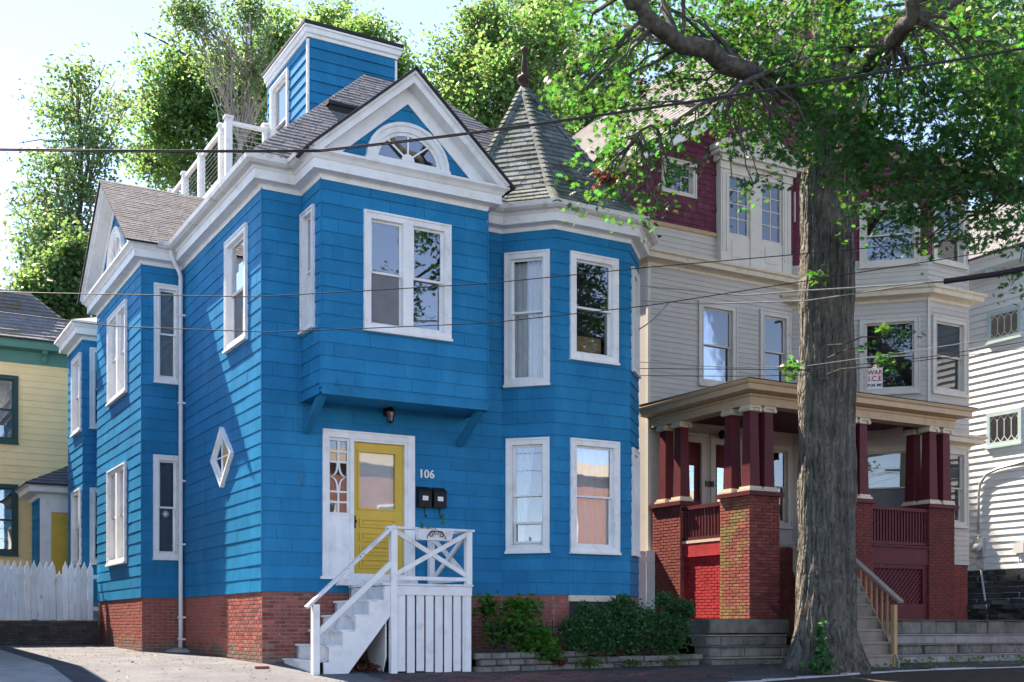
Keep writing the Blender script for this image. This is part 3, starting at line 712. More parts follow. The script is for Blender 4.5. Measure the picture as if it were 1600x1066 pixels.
# gables
def gable(fr, peak, depth_, blue=True, rows=14, back=None):
    L = fr.L; mid = L/2; ov = .31; ze = 8.40; sl = (peak-ze)/(mid+ov)
    zr = lambda a: ze+sl*(min(a, L-a)+ov)
    c = math.sqrt(1+sl*sl)
    # tympanum of blue boards
    base = MB(); base.poly([fr.p(0, -.002, 8.3), fr.p(L, -.002, 8.3), fr.p(mid, -.002, zr(mid))]); wall = base.build('gable_wall', 'blue', BH)
    z = 8.44
    k = math.ceil((z-Z0)/CO)
    lo = z
    while lo < zr(mid)-.25:
        hi = min(Z0+k*CO, zr(mid)-.15); k += 1
        if hi-lo > .03:
            e = lambda zz: max((zz-ze)/sl-ov, 0)
            P = fr.p; l0, l1 = e(lo), e(hi)
            MB().hexa([P(l0, .022, lo), P(L-l0, .022, lo), P(L-l0, .0, lo), P(l0, .0, lo)], [P(l1, .006, hi), P(L-l1, .006, hi), P(L-l1, .0, hi), P(l1, .0, hi)]).build('siding_board', 'blue', wall)
        lo = hi
    # rake boards, soffits and friezes
    for s in (0, 1):
        A = (lambda a: a) if s == 0 else (lambda a: L-a)
        def para(lo_, hi_, a_end, o0, o1):     # strip between two offsets below the roof line, cut level at the cornice
            zc = 8.385; zl, zh = ze-lo_*c, ze-hi_*c
            q = [(A(-ov+max(0, zc-zh)/sl), max(zh, zc)), (A(mid), zr(mid)-hi_*c), (A(mid), zr(mid)-lo_*c), (A(-ov+max(0, zc-zl)/sl), max(zl, zc))]
            return MB().fprism(fr, q, o0, o1)
        para(.02, .16, 0, .20, .30).build('rake_board', 'white', BH); para(-.015, .055, 0, .3005, .36).build('rake_crown', 'white', BH)
        para(.13, .155, 0, .031, .199).build('rake_soffit', 'white', BH)
        q = para(.156, .36, 0, .024, .045).build('rake_frieze', 'white', BH)
    # roof slabs with rows of shingles
    o1 = .40
    for s in (0, 1):
        A = (lambda a: a) if s == 0 else (lambda a: L-a)
        ex = .07
        p = [fr.p(A(-ov-ex), o1, ze-sl*ex+.02), fr.p(A(mid), o1, zr(mid)+.02), fr.p(A(mid), -depth_, zr(mid)+.02), fr.p(A(-ov-ex), -(back if back is not None else depth_), ze-sl*ex+.02)]
        roof = MB().slab(p, .035).build('roof_slope', 'slate_edge', BH)
        shingles(roof, p[0], p[3], p[2], p[1], rows, .32, 'slate', lift=.009)
    return zr
gable(OF, 10.04, 4.2, rows=22, back=1.2)
gable(LBo, 10.42, 3.4, rows=30, back=.85)
def fan_window(fr, ca, zb, w, h):
    b = MB(); n = 18
    def arc(rw, rh): return [(ca+rw*math.cos(math.pi*i/n), zb+rh*math.sin(math.pi*i/n)) for i in range(n+1)]
    for (r0, h0, r1, h1, o0, o1) in ((w, h, w-.13, h-.13, .01, .07), (w+.03, h+.03, w-.03, h-.03, .0, .095), (w-.13, h-.13, w-.19, h-.19, .01, .045)):
        x, y = arc(r0, h0), arc(r1, h1)
        for i in range(n): b.fprism(fr, [x[i], x[i+1], y[i+1], y[i]], o0, o1)
    b.fbox(fr, ca-w-.05, ca+w+.05, .0, .105, zb-.09, zb-.001); b.fbox(fr, ca-w+.14, ca+w-.14, .01, .05, zb, zb+.05)
    wn = b.build('fan_window', 'white', BH)
    b = MB(); b.fprism(fr, [(ca+(w-.18)*math.cos(math.pi*i/n), zb+.04+(h-.2)*math.sin(math.pi*i/n)) for i in range(n+1)], .026, .031); b.build('pane', 'glass', wn)
    b = MB(); b.fprism(fr, [(ca+(w-.16)*math.cos(math.pi*i/n), zb+.03+(h-.18)*math.sin(math.pi*i/n)) for i in range(n+1)], .02, .0235); b.build('backing', 'interior', wn)
    b = MB()
    for t in (45, 90, 135):
        c_, s_ = math.cos(rad(t)), math.sin(rad(t)); q = .014
        p0 = (ca+c_*.1, zb+.05+s_*.1); p1 = (ca+c_*(w-.17), zb+.03+s_*(h-.17))
        b.fprism(fr, [(p0[0]-s_*q, p0[1]+c_*q), (p0[0]+s_*q, p0[1]-c_*q), (p1[0]+s_*q, p1[1]-c_*q), (p1[0]-s_*q, p1[1]+c_*q)], .032, .05)
    b.fprism(fr, [(ca+.12*math.cos(math.pi*i/8), zb+.05+.12*math.sin(math.pi*i/8)) for i in range(9)], .032, .056); b.build('muntin', 'white', wn)
fan_window(OF, 1.55, 8.53, .74, .66); fan_window(LBo, 2.375, 8.55, .8, .85)

# main roof: a steep hip with a flat deck
E0 = 8.44; X0, X1, Y0, Y1 = -.34, 8.1, -.34, 13.3; TOPZ = 11.95; k = TOPZ-E0
def slope(A, B, C, D, rows, mat='slate', w=.45, lim=0):
    r = MB().slab([A, B, C, D], .03).build('roof_slope', 'slate_edge', BH); shingles(r, A, B, C, D, rows, w, mat, lift=.010, limit=lim)
slope((X0, Y0, E0), (X1, Y0, E0), (X1-k, Y0+k, TOPZ), (X0+k, Y0+k, TOPZ), 36, w=.32)
slope((X0, Y1, E0), (X0, Y0, E0), (X0+k, Y0+k, TOPZ), (X0+k, Y1, TOPZ), 36, w=.32)
slope((X1, Y0, E0), (X1, Y1, E0), (X1-k, Y1, TOPZ), (X1-k, Y0+k, TOPZ), 8, w=None)
MB().box(X0+k, Y0+k, TOPZ-.05, X1-k, Y1, TOPZ+.02).build('flat_roof', 'slate_edge', BH)
b = MB(); b.box(1.78, 1.5, 9.6, 2.42, 2.1, 10.40); b.build('roof_curb', 'slate_edge', BH); MB().box(1.74, 1.46, 10.401, 2.46, 2.14, 10.46).build('curb_cap', 'slate_edge', BH)

# turret roof
AP = Vector((6.05, 1.6, 11.75)); ez = 8.42; o_ = .30
ring_ = [(3.85, .40), (5.33-o_*t22, -.73-o_), (7.04+o_*t22, -.73-o_), (7.77+o_, -o_*t22), (8.07, 3.0), (4.3, 3.2)]
TR = MB()
mids = []
for p in ring_:
    e = Vector((*p, ez)); q = e.lerp(AP, .16); q.z -= .12; mids.append((e, q))
n = len(ring_)
for i in range(n):
    e0, q0 = mids[i]; e1, q1 = mids[(i+1) % n]
    TR.poly([e0, e1, q1, q0]); TR.poly([q0, q1, AP])
tr = TR.build('turret_roof', 'slate_edge', BH)
for i, lim in ((0, 110), (1, 150), (2, 0), (5, 30)):
    e0, q0 = mids[i]; e1, q1 = mids[(i+1) % n]; a0 = q0.lerp(AP, .97); a1 = q1.lerp(AP, .97)
    shingles(tr, e0, e1, q1, q0, 4, .30, 'turretslate', .022, limit=20 if lim else 0)
    shingles(tr, q0, q1, a1, a0, 22, .30, 'turretslate', .022, limit=lim)
for i in (0, 1, 2):                # hip caps
    e, q = mids[i]; pts = [e]+[q.lerp(AP, t) for t in lin(0, .97, 24)]
    for j in range(len(pts)-1):
        d = pts[j+1]-pts[j]; out = Vector((e.x-AP.x, e.y-AP.y, .6)).normalized()
        s = d.cross(out).normalized()*.11; up_ = out*.045
        m = MB(); p, r = pts[j]-d*.12, pts[j+1]
        m.hexa([p-s, p+s, r+s, r-s], [p-s*.3+up_*1.5, p+s*.3+up_*1.5, r+s*.3+up_*.9, r-s*.3+up_*.9]); m.build('hip_cap', 'turretslate', tr)
b = MB(); b.lathe((AP.x, AP.y, AP.z-.22), [(.17, -.05), (.10, .16), (.06, .24), (.13, .30), (.155, .35), (.14, .40), (.065, .44), (.06, .5), (.068, .53), (.042, .80), (.028, .88), (.058, .92), (.066, .955), (.055, .99), (.018, 1.03)], 16)
b.build('finial', 'copper', BH, True)
sweep([(4.2, .45), (5.33, -.73), (7.04, -.73), (7.77, 0), (7.77, 2)], [(.28, 8.40), (.36, 8.40), (.36, 8.445), (.2, 8.47)]).build('drip_edge', 'greyflash', BH)

# stair penthouse on the roof
PF = Fr((2.5, 4.64), (4.52, 4.64)); PL = Fr((2.5, 7.35), (2.5, 4.64)); PR_ = Fr((4.52, 4.64), (4.52, 7.35))
board_wall(BH, PF, 10.4, 13.2, .235, [], 'blue', nojoint=True, tb=.03); board_wall(BH, PL, 10.4, 13.2, .235, [(.3, 1.5, 11.15, 13.02)], 'blue', nojoint=True, tb=.03)
b = MB(); b.poly([PR_.p(0, 0, 10.4), PR_.p(PR_.L, 0, 10.4), PR_.p(PR_.L, 0, 13.2), PR_.p(0, 0, 13.2)]); b.poly([(2.5, 7.35, 10.4), (4.52, 7.35, 10.4), (4.52, 7.35, 13.2), (2.5, 7.35, 13.2)]); b.build('rear_wall', 'blue', BH)
window(BH, PL, .3, 1.5, 11.15, 13.02, back='dark', cw=.09, trim='white')
b = MB(); sweep([(2.5, 7.35), (2.5, 4.64), (4.52, 4.64), (4.52, 7.35)], [(.0, 13.18), (.045, 13.18), (.05, 13.24), (.09, 13.26), (.10, 13.36), (.13, 13.37), (.13, 13.41), (0, 13.43)], b); b.build('penthouse_cornice', 'white', BH)
MB().box(2.36, 4.5, 13.425, 4.66, 7.4, 13.49).build('penthouse_roof', 'slate_edge', BH)
for x in (2.475, 4.515): MB().box(x-.02, 4.60, 10.4, x+.03, 4.655 if x > 4 else 4.66, 13.14).build('corner_board', 'white', BH)
# roof deck railing with steel cables
DR = empty('roof_deck_railing', (1.6, 9, 10.4), 'white roof deck railing with steel cables beside the rooftop stair box', 'railing')
ps = [(1.53, 7.25, 10.35), (1.53, 7.75, 10.35), (1.53, 9.55, 10.6), (1.53, 11.1, 10.9), (1.53, 12.5, 11.0), (2.42, 7.25, 10.9)]
for x, y, z in ps:
    o = MB().box(x-.075, y-.075, z, x+.075, y+.075, 12.22).build('post', 'white', DR); MB().box(x-.1, y-.1, 12.22, x+.1, y+.1, 12.27).build('post_cap', 'white', o)
MB().bar((1.53, 7.8, 12.13), (1.53, 12.5, 12.13), .09, .08).build('rail', 'white', DR); MB().bar((1.6, 7.25, 12.13), (2.38, 7.25, 12.13), .09, .08).build('rail', 'white', DR)
MB().bar((1.53, 7.8, 11.0), (1.53, 12.5, 11.0), .09, .1).build('rail', 'white', DR); MB().bar((1.53, 7.3, 12.13), (1.53, 7.7, 12.13), .09, .08).build('rail', 'white', DR)
for i in range(9):
    z = 11.13+i*.11
    MB().tube([(1.53, 7.3, z), (1.53, 12.5, z)], .007, 4).build('cable', 'metal', DR); MB().tube([(1.55, 7.25, z), (2.4, 7.25, z)], .007, 4).build('cable', 'metal', DR)

# ------------------------------------------------------------------ front door, lamp, number, mailboxes
b = MB(); f = F_
b.fbox(f, 1.07, 1.17, -.02, .05, 1.49, 4.04); b.fbox(f, 2.67, 2.79, -.02, .05, 1.49, 4.04); b.fbox(f, 1.17, 2.67, -.02, .049, 3.92, 4.04)
b.fbox(f, 1.06, 1.095, 0, .07, 1.485, 4.05); b.fbox(f, 2.765, 2.80, 0, .07, 1.485, 4.05); b.fbox(f, 1.095, 2.765, 0, .069, 4.015, 4.05)
b.fbox(f, 1.57, 1.64, -.10, .045, 1.56, 3.92); b.fbox(f, 2.62, 2.67, -.10, .03, 1.56, 3.92); b.fbox(f, 1.64, 2.62, -.10, .029, 3.88, 3.92)
b.fbox(f, 1.02, 2.84, -.10, .09, 1.45, 1.50); b.fbox(f, 1.171, 2.669, -.1, .03, 1.501, 1.56)
df = b.build('door_frame', 'white', BH)
b = MB(); D0, D1 = 1.65, 2.61; z0, z1 = 1.565, 3.875; gz0, gz1 = 2.72, 3.71; ga0, ga1 = 1.765, 2.455
b.fbox(f, D0, ga0, -.085, -.04, z0, z1); b.fbox(f, ga1, D1, -.085, -.04, z0, z1); b.fbox(f, ga0, ga1, -.085, -.0405, gz1, z1); b.fbox(f, ga0, ga1, -.085, -.0405, z0, gz0)
for p, q in ((1.66, 1.83), (1.90, 2.06), (2.14, 2.30), (2.38, 2.54)):
    for (l_, r_, p_, q_) in ((1.77, 2.45, p, p+.028), (1.77, 2.45, q-.028, q), (1.77, 1.80, p+.028, q-.028), (2.42, 2.45, p+.028, q-.028)): b.fbox(f, l_, r_, -.0405, -.012, p_, q_)
    b.fbox(f, 1.84, 2.38, -.0405, -.026, p+.055, q-.055)
for (l, r, p, q) in ((ga0-.03, ga0, gz0-.03, gz1+.03), (ga1, ga1+.03, gz0-.03, gz1+.03), (ga0, ga1, gz1, gz1+.03), (ga0, ga1, gz0-.03, gz0)): b.fbox(f, l, r, -.041, -.022, p, q)
door = b.build('door', 'yellow_door', BH)
MB().fbox(f, ga0, ga1, -.066, -.06, gz0, gz1).build('pane', 'glass_clear', door); MB().fbox(f, ga0, ga1, -.11, -.10, gz0, gz1).build('curtain', 'curtain', door)
b = MB(); b.fbox(f, 1.655, 1.70, -.04, -.028, 2.36, 2.58); b.lathe(f.p(1.675, .0, 2.48), [(.01, -.03), (.03, -.02), (.032, 0), (.03, .02), (.01, .03)], 10); b.build('handle', 'black', door)
# sidelight: panel below, leaded panes above
b = MB(); b.fbox(f, 1.17, 1.57, -.06, -.01, 1.56, 2.56); b.fbox(f, 1.29, 1.45, -.011, .006, 1.86, 2.40); b.fbox(f, 1.31, 1.43, .0055, .014, 1.89, 2.37); b.build('sidelight_panel', 'white', df)
b = MB(); sl0, sl1, sz0, sz1 = 1.17, 1.57, 2.56, 3.92; b.fbox(f, sl0, sl0+.04, -.05, -.01, sz0, sz1); b.fbox(f, sl1-.04, sl1, -.05, -.01, sz0, sz1); b.fbox(f, sl0, sl1, -.05, -.011, sz1-.05, sz1); b.fbox(f, sl0, sl1, -.05, -.011, sz0, sz0+.06)
l, r = sl0+.04, sl1-.04; m = (l+r)/2; q = .016
zs = [2.62, 2.80, 2.98, 3.50, 3.68, 3.87]; 
for z in zs[1:5]: b.fbox(f, l, r, -.035, -.015, z-q, z+q)
b.fbox(f, m-q, m+q, -.035, -.0155, 2.62, 2.98); b.fbox(f, m-q, m+q, -.035, -.0155, 3.50, 3.87)
mz = 3.24
for sx in (-1, 1):
    for sz in (-1, 1):
        pa = [(m+sx*.16*math.sin(t)**1.0*1, 0) for t in (0,)]
        pts = []
        for i in range(7):
            t = i/6; x = m+sx*(.012+.148*t**2.0); z = mz+sz*(.26*(1-t)**2.0); pts.append((x, z))
        for (x0_, zz0), (x1_, zz1) in zip(pts, pts[1:]): b.fprism(f, [(x0_-q, zz0), (x0_+q, zz0), (x1_+q, zz1+.004), (x1_-q, zz1-.004)], -.035, -.016)
b.build('sidelight_sash', 'white', df)
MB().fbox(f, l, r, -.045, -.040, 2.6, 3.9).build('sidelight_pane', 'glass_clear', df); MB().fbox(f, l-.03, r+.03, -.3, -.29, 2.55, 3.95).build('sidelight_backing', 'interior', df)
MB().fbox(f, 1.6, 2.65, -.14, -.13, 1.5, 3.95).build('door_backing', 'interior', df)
text_on('106', F_, 3.045, .035, 3.32, .21, 'label_white', BH, 'house_number', .012)

def mailbox(x, label):
    e = empty('mailbox', (x, -.04, 2.78), label, 'mailbox', 'mailboxes beside the yellow door')
    b = MB(); f = F_; a0, a1 = x-.125, x+.125; b.fprism(Fr((a0, 0), (a0, -1)), [(.03, 2.78), (.15, 2.78), (.15, 3.05), (.03, 3.13)], -.25, 0); b.build('body', 'black', e)
    b = MB(); b.hexa([(a0-.006, -.165, 3.045), (a1+.006, -.165, 3.045), (a1+.006, -.028, 3.135), (a0-.006, -.028, 3.135)], [(a0-.006, -.165, 3.065), (a1+.006, -.165, 3.065), (a1+.006, -.028, 3.155), (a0-.006, -.028, 3.155)]); b.build('lid', 'black', e)
    MB().box(x-.055, -.156, 2.90, x+.055, -.1501, 2.98).build('label_plate', 'label_white', e)
    b = MB(); b.tube([(x+.02, -.06, 2.79), (x+.02, -.08, 2.65), (x+.02, -.12, 2.60), (x+.02, -.16, 2.63)], .01, 6); b.build('newspaper_hook', 'black', e)
mailbox(2.97, 'black wall mailbox nearer to the yellow door'); mailbox(3.27, 'black wall mailbox farther from the yellow door')
e = empty('wall_lantern', (2.26, -.05, 4.2), 'small black wall lantern under the bay above the yellow door', 'lantern')
b = MB(); b.lathe((2.26, -.05, 4.44), [(.02, -.08), (.065, -.06), (.07, 0), (.065, .06), (.02, .08)], 12); b.tube([(2.26, -.05, 4.46), (2.26, -.12, 4.56), (2.26, -.19, 4.57), (2.26, -.20, 4.50)], .014, 6); b.build('bracket', 'black', e, True)
b = MB(); b.lathe((2.26, -.20, 4.22), [(.03, 0), (.055, .02), (.05, .03)], 6); b.lathe((2.26, -.20, 4.42), [(.09, 0), (.085, .02), (.04, .07), (.015, .10)], 6); 
for i in range(6):
    t = math.pi*i/3; b.bar((2.26+.052*math.cos(t), -.2+.052*math.sin(t), 4.24), (2.26+.083*math.cos(t), -.2+.083*math.sin(t), 4.43), .01)
b.build('cage', 'black', e); MB().lathe((2.26, -.20, 4.245), [(.045, 0), (.075, .17)], 6).build('lamp_glass', 'glass_clear', e)

# ------------------------------------------------------------------ the white wooden stoop
ST = empty('stoop', (2, -.8, 0), 'white wooden stoop with steps down to the left, below the yellow door', 'stoop')
YF = -1.55; gx = lambda y: g(0, y)
tz = [.09, .335, .58, .825, 1.07]; rx = [.37, .60, .835, 1.065, 1.29, 1.56]
for i, z in enumerate(tz):
    b = MB(); x0, x1 = rx[i]-.035, rx[i+1]+.0; y0 = YF-.02
    if i == 0:
        b.prism([(x0, -.03), (x0, -1.0), (x0+.02, -1.3), (x0+.10, YF+.07), (x1, YF+.07), (x1, -.03)][::-1], z-.035, z)
    else: b.box(x0, YF+.012, z-.035, x1, -.03, z)
    b.build('tread', 'white_worn', ST)
    zl = gx(-.3)-.25 if i == 0 else tz[i-1]
    MB().box(rx[i], YF+.05, zl, rx[i]+.022, -.03, z-.036).build('riser', 'white_worn', ST)
MB().box(rx[5], YF+.05, tz[4], rx[5]+.022, -.03, 1.295).build('riser', 'white_worn', ST)
fs = Fr((0, YF), (4, YF))
st = [(rx[0]+.14, gx(YF)-.05), (.88, gx(YF)-.05), (1.66, .80), (1.66, 1.30)]
for i in range(5, 0, -1): st += [(rx[i]-.0, 1.295 if i == 5 else tz[i]-.036), (rx[i]-.0, tz[i-1]-.036)]
st += [(rx[0]+.14, tz[0]-.036)]
MB().fprism(fs, st, -.045, .0).build('stringer', 'white', ST)
fb = Fr((0, -.10), (4, -.10)); MB().fprism(fb, st, -.045, .0).build('stringer', 'white', ST)
# landing boards
for i in range(11):
    y = YF-.03+i*.14; MB().box(1.53, y+.003, 1.305, 3.19, min(y+.137, -.03), 1.34).build('deck_board', 'white_worn', ST)
b = MB(); b.fbox(fs, 1.661, 3.17, -.03, .015, 1.15, 1.30); b.build('deck_fascia', 'white', ST)
b = MB(); fsr = Fr((3.16, YF), (3.16, -.03)); b.fbox(fsr, .0, fsr.L, -.03, .012, 1.15, 1.30); b.build('deck_fascia', 'white', ST)
b = MB(); b.box(1.28, -.30, 1.34, 2.75, -.092, 1.445); b.build('door_step', 'white_worn', ST)
for i in range(8):
    a = 1.80+i*.172; zb = gx(YF)-.0+RN.uniform(-.02, .03); MB().fbox(fs, a, a+.138, -.04, -.012, zb, 1.149).build('skirt_plank', 'white', ST)
MB().fbox(fs, 3.05, 3.16, -.06, .005, gx(YF)-.03, 1.149).build('post', 'white', ST)
for i in range(7):
    a = .12+i*.185; MB().fbox(fsr, a, a+.15, -.035, -.01, gx(YF+a), 1.149).build('skirt_plank', 'white', ST)
b = MB(); fl = Fr((1.62, -.12), (1.62, YF+.06)); b.fprism(fl, [(.0, .25), (.0, 1.29), (fl.L, 1.29), (fl.L, .12), (fl.L-.12, gx(-1.3)), (.75, gx(-.9)), (.55, .3)], .0, .02); b.build('side_panel', 'white', ST)
# newel, posts, rails
MB().fbox(fs, .315, .425, -.06, .05, gx(YF)-.03, .98).build('newel_post', 'white', ST)
MB().fbox(fs, 1.665, 1.775, -.07, .04, gx(YF)-.03, 2.235).build('post', 'white', ST)
MB().fbox(fs, 3.06, 3.165, -.07, .034, 1.341, 2.235).build('post', 'white', ST)
MB().box(3.06, -.14, 1.341, 3.16, -.04, 2.20).build('post', 'white', ST)
P = fs.p
MB().bar(P(.22, .0, .93), P(1.72, .0, 2.29), .13, .045).build('handrail', 'white_worn', ST)
MB().bar(P(.42, -.01, .53), P(1.68, -.01, 1.67), .05, .09).build('handrail', 'white', ST)
MB().fbox(fs, 1.60, 3.2, -.085, .055, 2.236, 2.275).build('handrail', 'white_worn', ST); MB().fbox(fs, 1.776, 3.059, -.035, .01, 1.40, 1.46).build('rail', 'white', ST)
MB().bar(P(1.77, -.03, 2.20), P(3.07, -.03, 1.50), .04, .075, up=(0, 0, 1)).build('brace', 'white', ST); MB().bar(P(1.77, .012, 1.50), P(3.07, .012, 2.20), .04, .075).build('brace', 'white', ST)
MB().bar((3.11, YF+.08, 2.255), (3.11, -.03, 2.255), .12, .04).build('handrail', 'white_worn', ST)
MB().bar((3.10, YF+.08, 2.20), (3.10, -.14, 1.45), .04, .075).build('brace', 'white', ST); MB().bar((3.145, YF+.08, 1.45), (3.145, -.14, 2.20), .04, .075).build('brace', 'white', ST)
MB().bar((3.11, YF+.05, 1.43), (3.11, -.14, 1.43), .045, .06).build('rail', 'white', ST)
# window box hung on the stoop rail
e = empty('planter_box', (2.4, YF-.1, 2.1), 'white planter box with scroll ironwork hung on the stoop railing', 'planter')
b = MB(); a0, a1 = 2.07, 2.72; y0, y1 = YF-.22, YF-.062
b.hexa([(a0+.03, y0+.03, 2.06), (a1-.03, y0+.03, 2.06), (a1-.03, y1, 2.06), (a0+.03, y1, 2.06)], [(a0, y0, 2.24), (a1, y0, 2.24), (a1, y1, 2.24), (a0, y1, 2.24)]); b.build('box', 'white_worn', e)
b = MB()
for s in (-1, 1):
    pts = []
    for i in range(22):
        t = i/21*2.6*math.pi; r_ = .065*(1-t/(2.9*math.pi)); pts.append((2.395+s*(.085-r_*math.cos(t)), y0-.005, 2.15+r_*math.sin(t)))
    pts = [(2.395+s*.16, y0-.0, 2.06), (2.395+s*.155, y0-.004, 2.12)][:0]+pts; b.tube(pts, .007, 5)
b.tube([(2.395+.17*math.cos(t), y0-.004, 2.08+.13*math.sin(t)) for t in lin(0, math.pi, 14)], .007, 5)
b.build('scroll_iron', 'iron', e)
MB().box(a0+.02, y0+.03, 2.2, a1-.02, y1-.01, 2.235).build('potting_soil', 'soil', e)
pts = np.vstack([clump_points((2.18, YF-.13, 2.30), (.05, .05, .09), 26), clump_points((2.56, YF-.13, 2.40), (.035, .04, .17), 34), clump_points((2.35, YF-.13, 2.26), (.12, .05, .03), 20)]); leaves('box_plant', pts, .05, 'knotweed', e, LEAF_OVAL)
# dead leaves gathered under the steps
ll = [(RN.uniform(.95, 1.6), RN.uniform(-1.5, -.2)) for _ in range(260)]
leaves('leaf_litter', [(x, y, g(x, y)+.02+RN.uniform(0, .10)) for x, y in ll], .09, 'deadleaf', None, LEAF_OVAL, up=.4); tag(bpy.data.objects['leaf_litter'], kind='stuff')
# ------------------------------------------------------------------ the red and beige house with its porch
pm('trim2', (.56, .53, .47), .55, .06, 3, .08, 20, rnd=.03, col2=(.36, .33, .28), c2s=6, c2lo=.6, c2hi=.8)
RH = empty('red_house', (14, 4, .8), 'tall beige and maroon house with a brick porch behind the big tree', 'house')
RF = Fr((10.05, 2.77), (14.47, 2.77)); RA = Fr((14.47, 2.77), (16.74, .5)); RB = Fr((16.74, .5), (18.18, .5)); RL = Fr((10.05, 16), (10.05, 2.77)); RR = Fr((18.18, .5), (18.18, 2.7)); RR2 = Fr((17.0, 2.7), (17.0, 16))
hf = [(11.5, 12.66, 6.38, 8.36), (13.4, 14.38, 6.45, 8.40)]
fa = lambda l: [(a-10.05, b-10.05, c, d) for a, b, c, d in l]
f1 = [(10.70, 11.72, 2.45, 5.12), (11.86, 12.86, 2.45, 5.12), (13.5, 14.42, 3.1, 5.1)]
hA = [(1.62, 3.02, 6.33, 8.18), (1.62, 3.02, 3.05, 5.02), (1.62, 3.02, 9.45, 11.0)]; hB = [(.12, 1.36, 6.33, 8.2), (.5, 1.36, 3.1, 5.0), (.15, 1.33, 9.5, 11.05)]
vs = .12
board_wall(RH, RF, 2.35, 9.05, vs, fa(hf)+fa(f1), 'beige', tb=.018, tt=.003, m0=1, m1=-t22, nojoint=True)
board_wall(RH, RA, 2.15, 8.6, vs, hA[:2], 'beige', tb=.018, tt=.003, m0=-t22, m1=t22, nojoint=True)
board_wall(RH, RB, 2.15, 8.6, vs, hB[:2], 'beige', tb=.018, tt=.003, m0=t22, m1=1, nojoint=True)
board_wall(RH, Fr((10.05, 2.77), (12.13, 2.77)), 9.25, 9.95, vs, [], 'beige', tb=.018, tt=.003, m0=1, nojoint=True)
board_wall(RH, Fr((14.24, 2.77), (14.47, 2.77)), 9.25, 9.9, vs, [], 'beige', tb=.018, tt=.003, nojoint=True)
board_wall(RH, RA, 8.8, 9.62, vs, [hA[2]], 'beige', tb=.018, tt=.003, m1=t22, nojoint=True)
board_wall(RH, RB, 8.8, 9.62, vs, [hB[2]], 'beige', tb=.018, tt=.003, m0=t22, m1=1, nojoint=True)
b = MB()
b.poly([RL.p(0, 0, 0), RL.p(RL.L, 0, 0), RL.p(RL.L, 0, 9.95), RL.p(0, 0, 9.95)]); b.poly([RR.p(0, 0, 2.1), RR.p(RR.L, 0, 2.1), RR.p(RR.L, 0, 12.2), RR.p(0, 0, 12.2)]); b.poly([RR2.p(0, 0, 0), RR2.p(RR2.L, 0, 0), RR2.p(RR2.L, 0, 13), RR2.p(0, 0, 13)]); b.poly([(17, 2.7, 0), (18.18, 2.7, 0), (18.18, 2.7, 12.2), (17, 2.7, 12.2)]); b.poly([(10.05, 16, 0), (17, 16, 0), (17, 16, 12), (10.05, 16, 12)])
b.build('side_wall', 'beige', RH)
for q in (RF.p(0, 0, 0), RA.p(0, 0, 0)): pass
b = MB(); b.box(10.02, 2.74, 2.35, 10.10, 2.82, 9.0); b.box(10.02, 2.74, 9.3, 10.1, 2.82, 9.93); b.build('corner_board', 'trim2', RH)
for fr, a in ((RA, RA.L),):
    q = fr.p(a, .012, 0); MB().box(q[0]-.03, q[1]-.03, 5.7, q[0]+.03, q[1]+.03, 8.6).build('corner_board', 'trim2', RH)
# windows
WT = dict(trim='trim2', cw=.13)
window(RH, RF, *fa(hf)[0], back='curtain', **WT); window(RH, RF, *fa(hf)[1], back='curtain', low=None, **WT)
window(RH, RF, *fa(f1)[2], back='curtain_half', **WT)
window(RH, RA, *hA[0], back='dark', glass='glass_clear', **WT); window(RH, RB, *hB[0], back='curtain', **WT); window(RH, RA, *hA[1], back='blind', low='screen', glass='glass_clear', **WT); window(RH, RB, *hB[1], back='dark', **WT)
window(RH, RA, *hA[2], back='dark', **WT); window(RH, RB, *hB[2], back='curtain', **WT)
# placard in the bay window
pl_ = MB().fbox(RA, 1.80, 2.16, -.075, -.07, 6.47, 6.98).build('window_placard', 'label_white', RH)
text_on('WAR', RA, 1.98, -.067, 6.82, .15, 'signred', pl_, 'placard_text', .002); text_on('I.C.E', RA, 1.98, -.067, 6.66, .17, 'signred', pl_, 'placard_text', .002); text_on('FOR ME', RA, 1.98, -.067, 6.52, .10, 'black', pl_, 'placard_text', .002)
# front doors with glass
def red_door(a0, a1, nm):
    b = MB(); f = RF; z0, z1 = 2.45, 5.12; c = .14
    b.fbox(f, a0, a0+c, -.02, .05, z0, z1); b.fbox(f, a1-c, a1, -.02, .05, z0, z1); b.fbox(f, a0+c, a1-c, -.02, .049, z1-c, z1)
    b.fbox(f, a0-.03, a1+.03, -.0, .09, z1+.001, z1+.07); fr_ = b.build('door_frame', 'trim2', RH)
    b = MB(); l, r = a0+c, a1-c; b.fbox(f, l, l+.12, -.1, -.05, z0, z1-c); b.fbox(f, r-.12, r, -.1, -.05, z0, z1-c); b.fbox(f, l+.12, r-.12, -.1, -.051, 4.45, z1-c); b.fbox(f, l+.12, r-.12, -.1, -.051, z0, 3.5)
    for p, q in ((4.52, 4.66), (4.72, 4.88), (2.7, 3.0), (3.1, 3.4)): b.fbox(f, l+.17, r-.17, -.0505, -.035, p, q)
    d = b.build('door', 'maroon', RH)
    MB().fbox(f, l+.12, r-.12, -.08, -.074, 3.5, 4.45).build('pane', 'glass', d); MB().fbox(f, l, r, -.2, -.19, z0, z1-c).build('door_backing', 'interior', fr_)
red_door(.65, 1.67, 1); red_door(1.81, 2.81, 2)
text_on('108', RF, 1.74, .065, 3.95, .2, 'black', RH, 'house_number')
for i in range(7): MB().fbox(RF, 1.69, 1.79, .03, .05, 3.35+i*.06, 3.38+i*.06).build('vent_slat', 'trim2', RH)
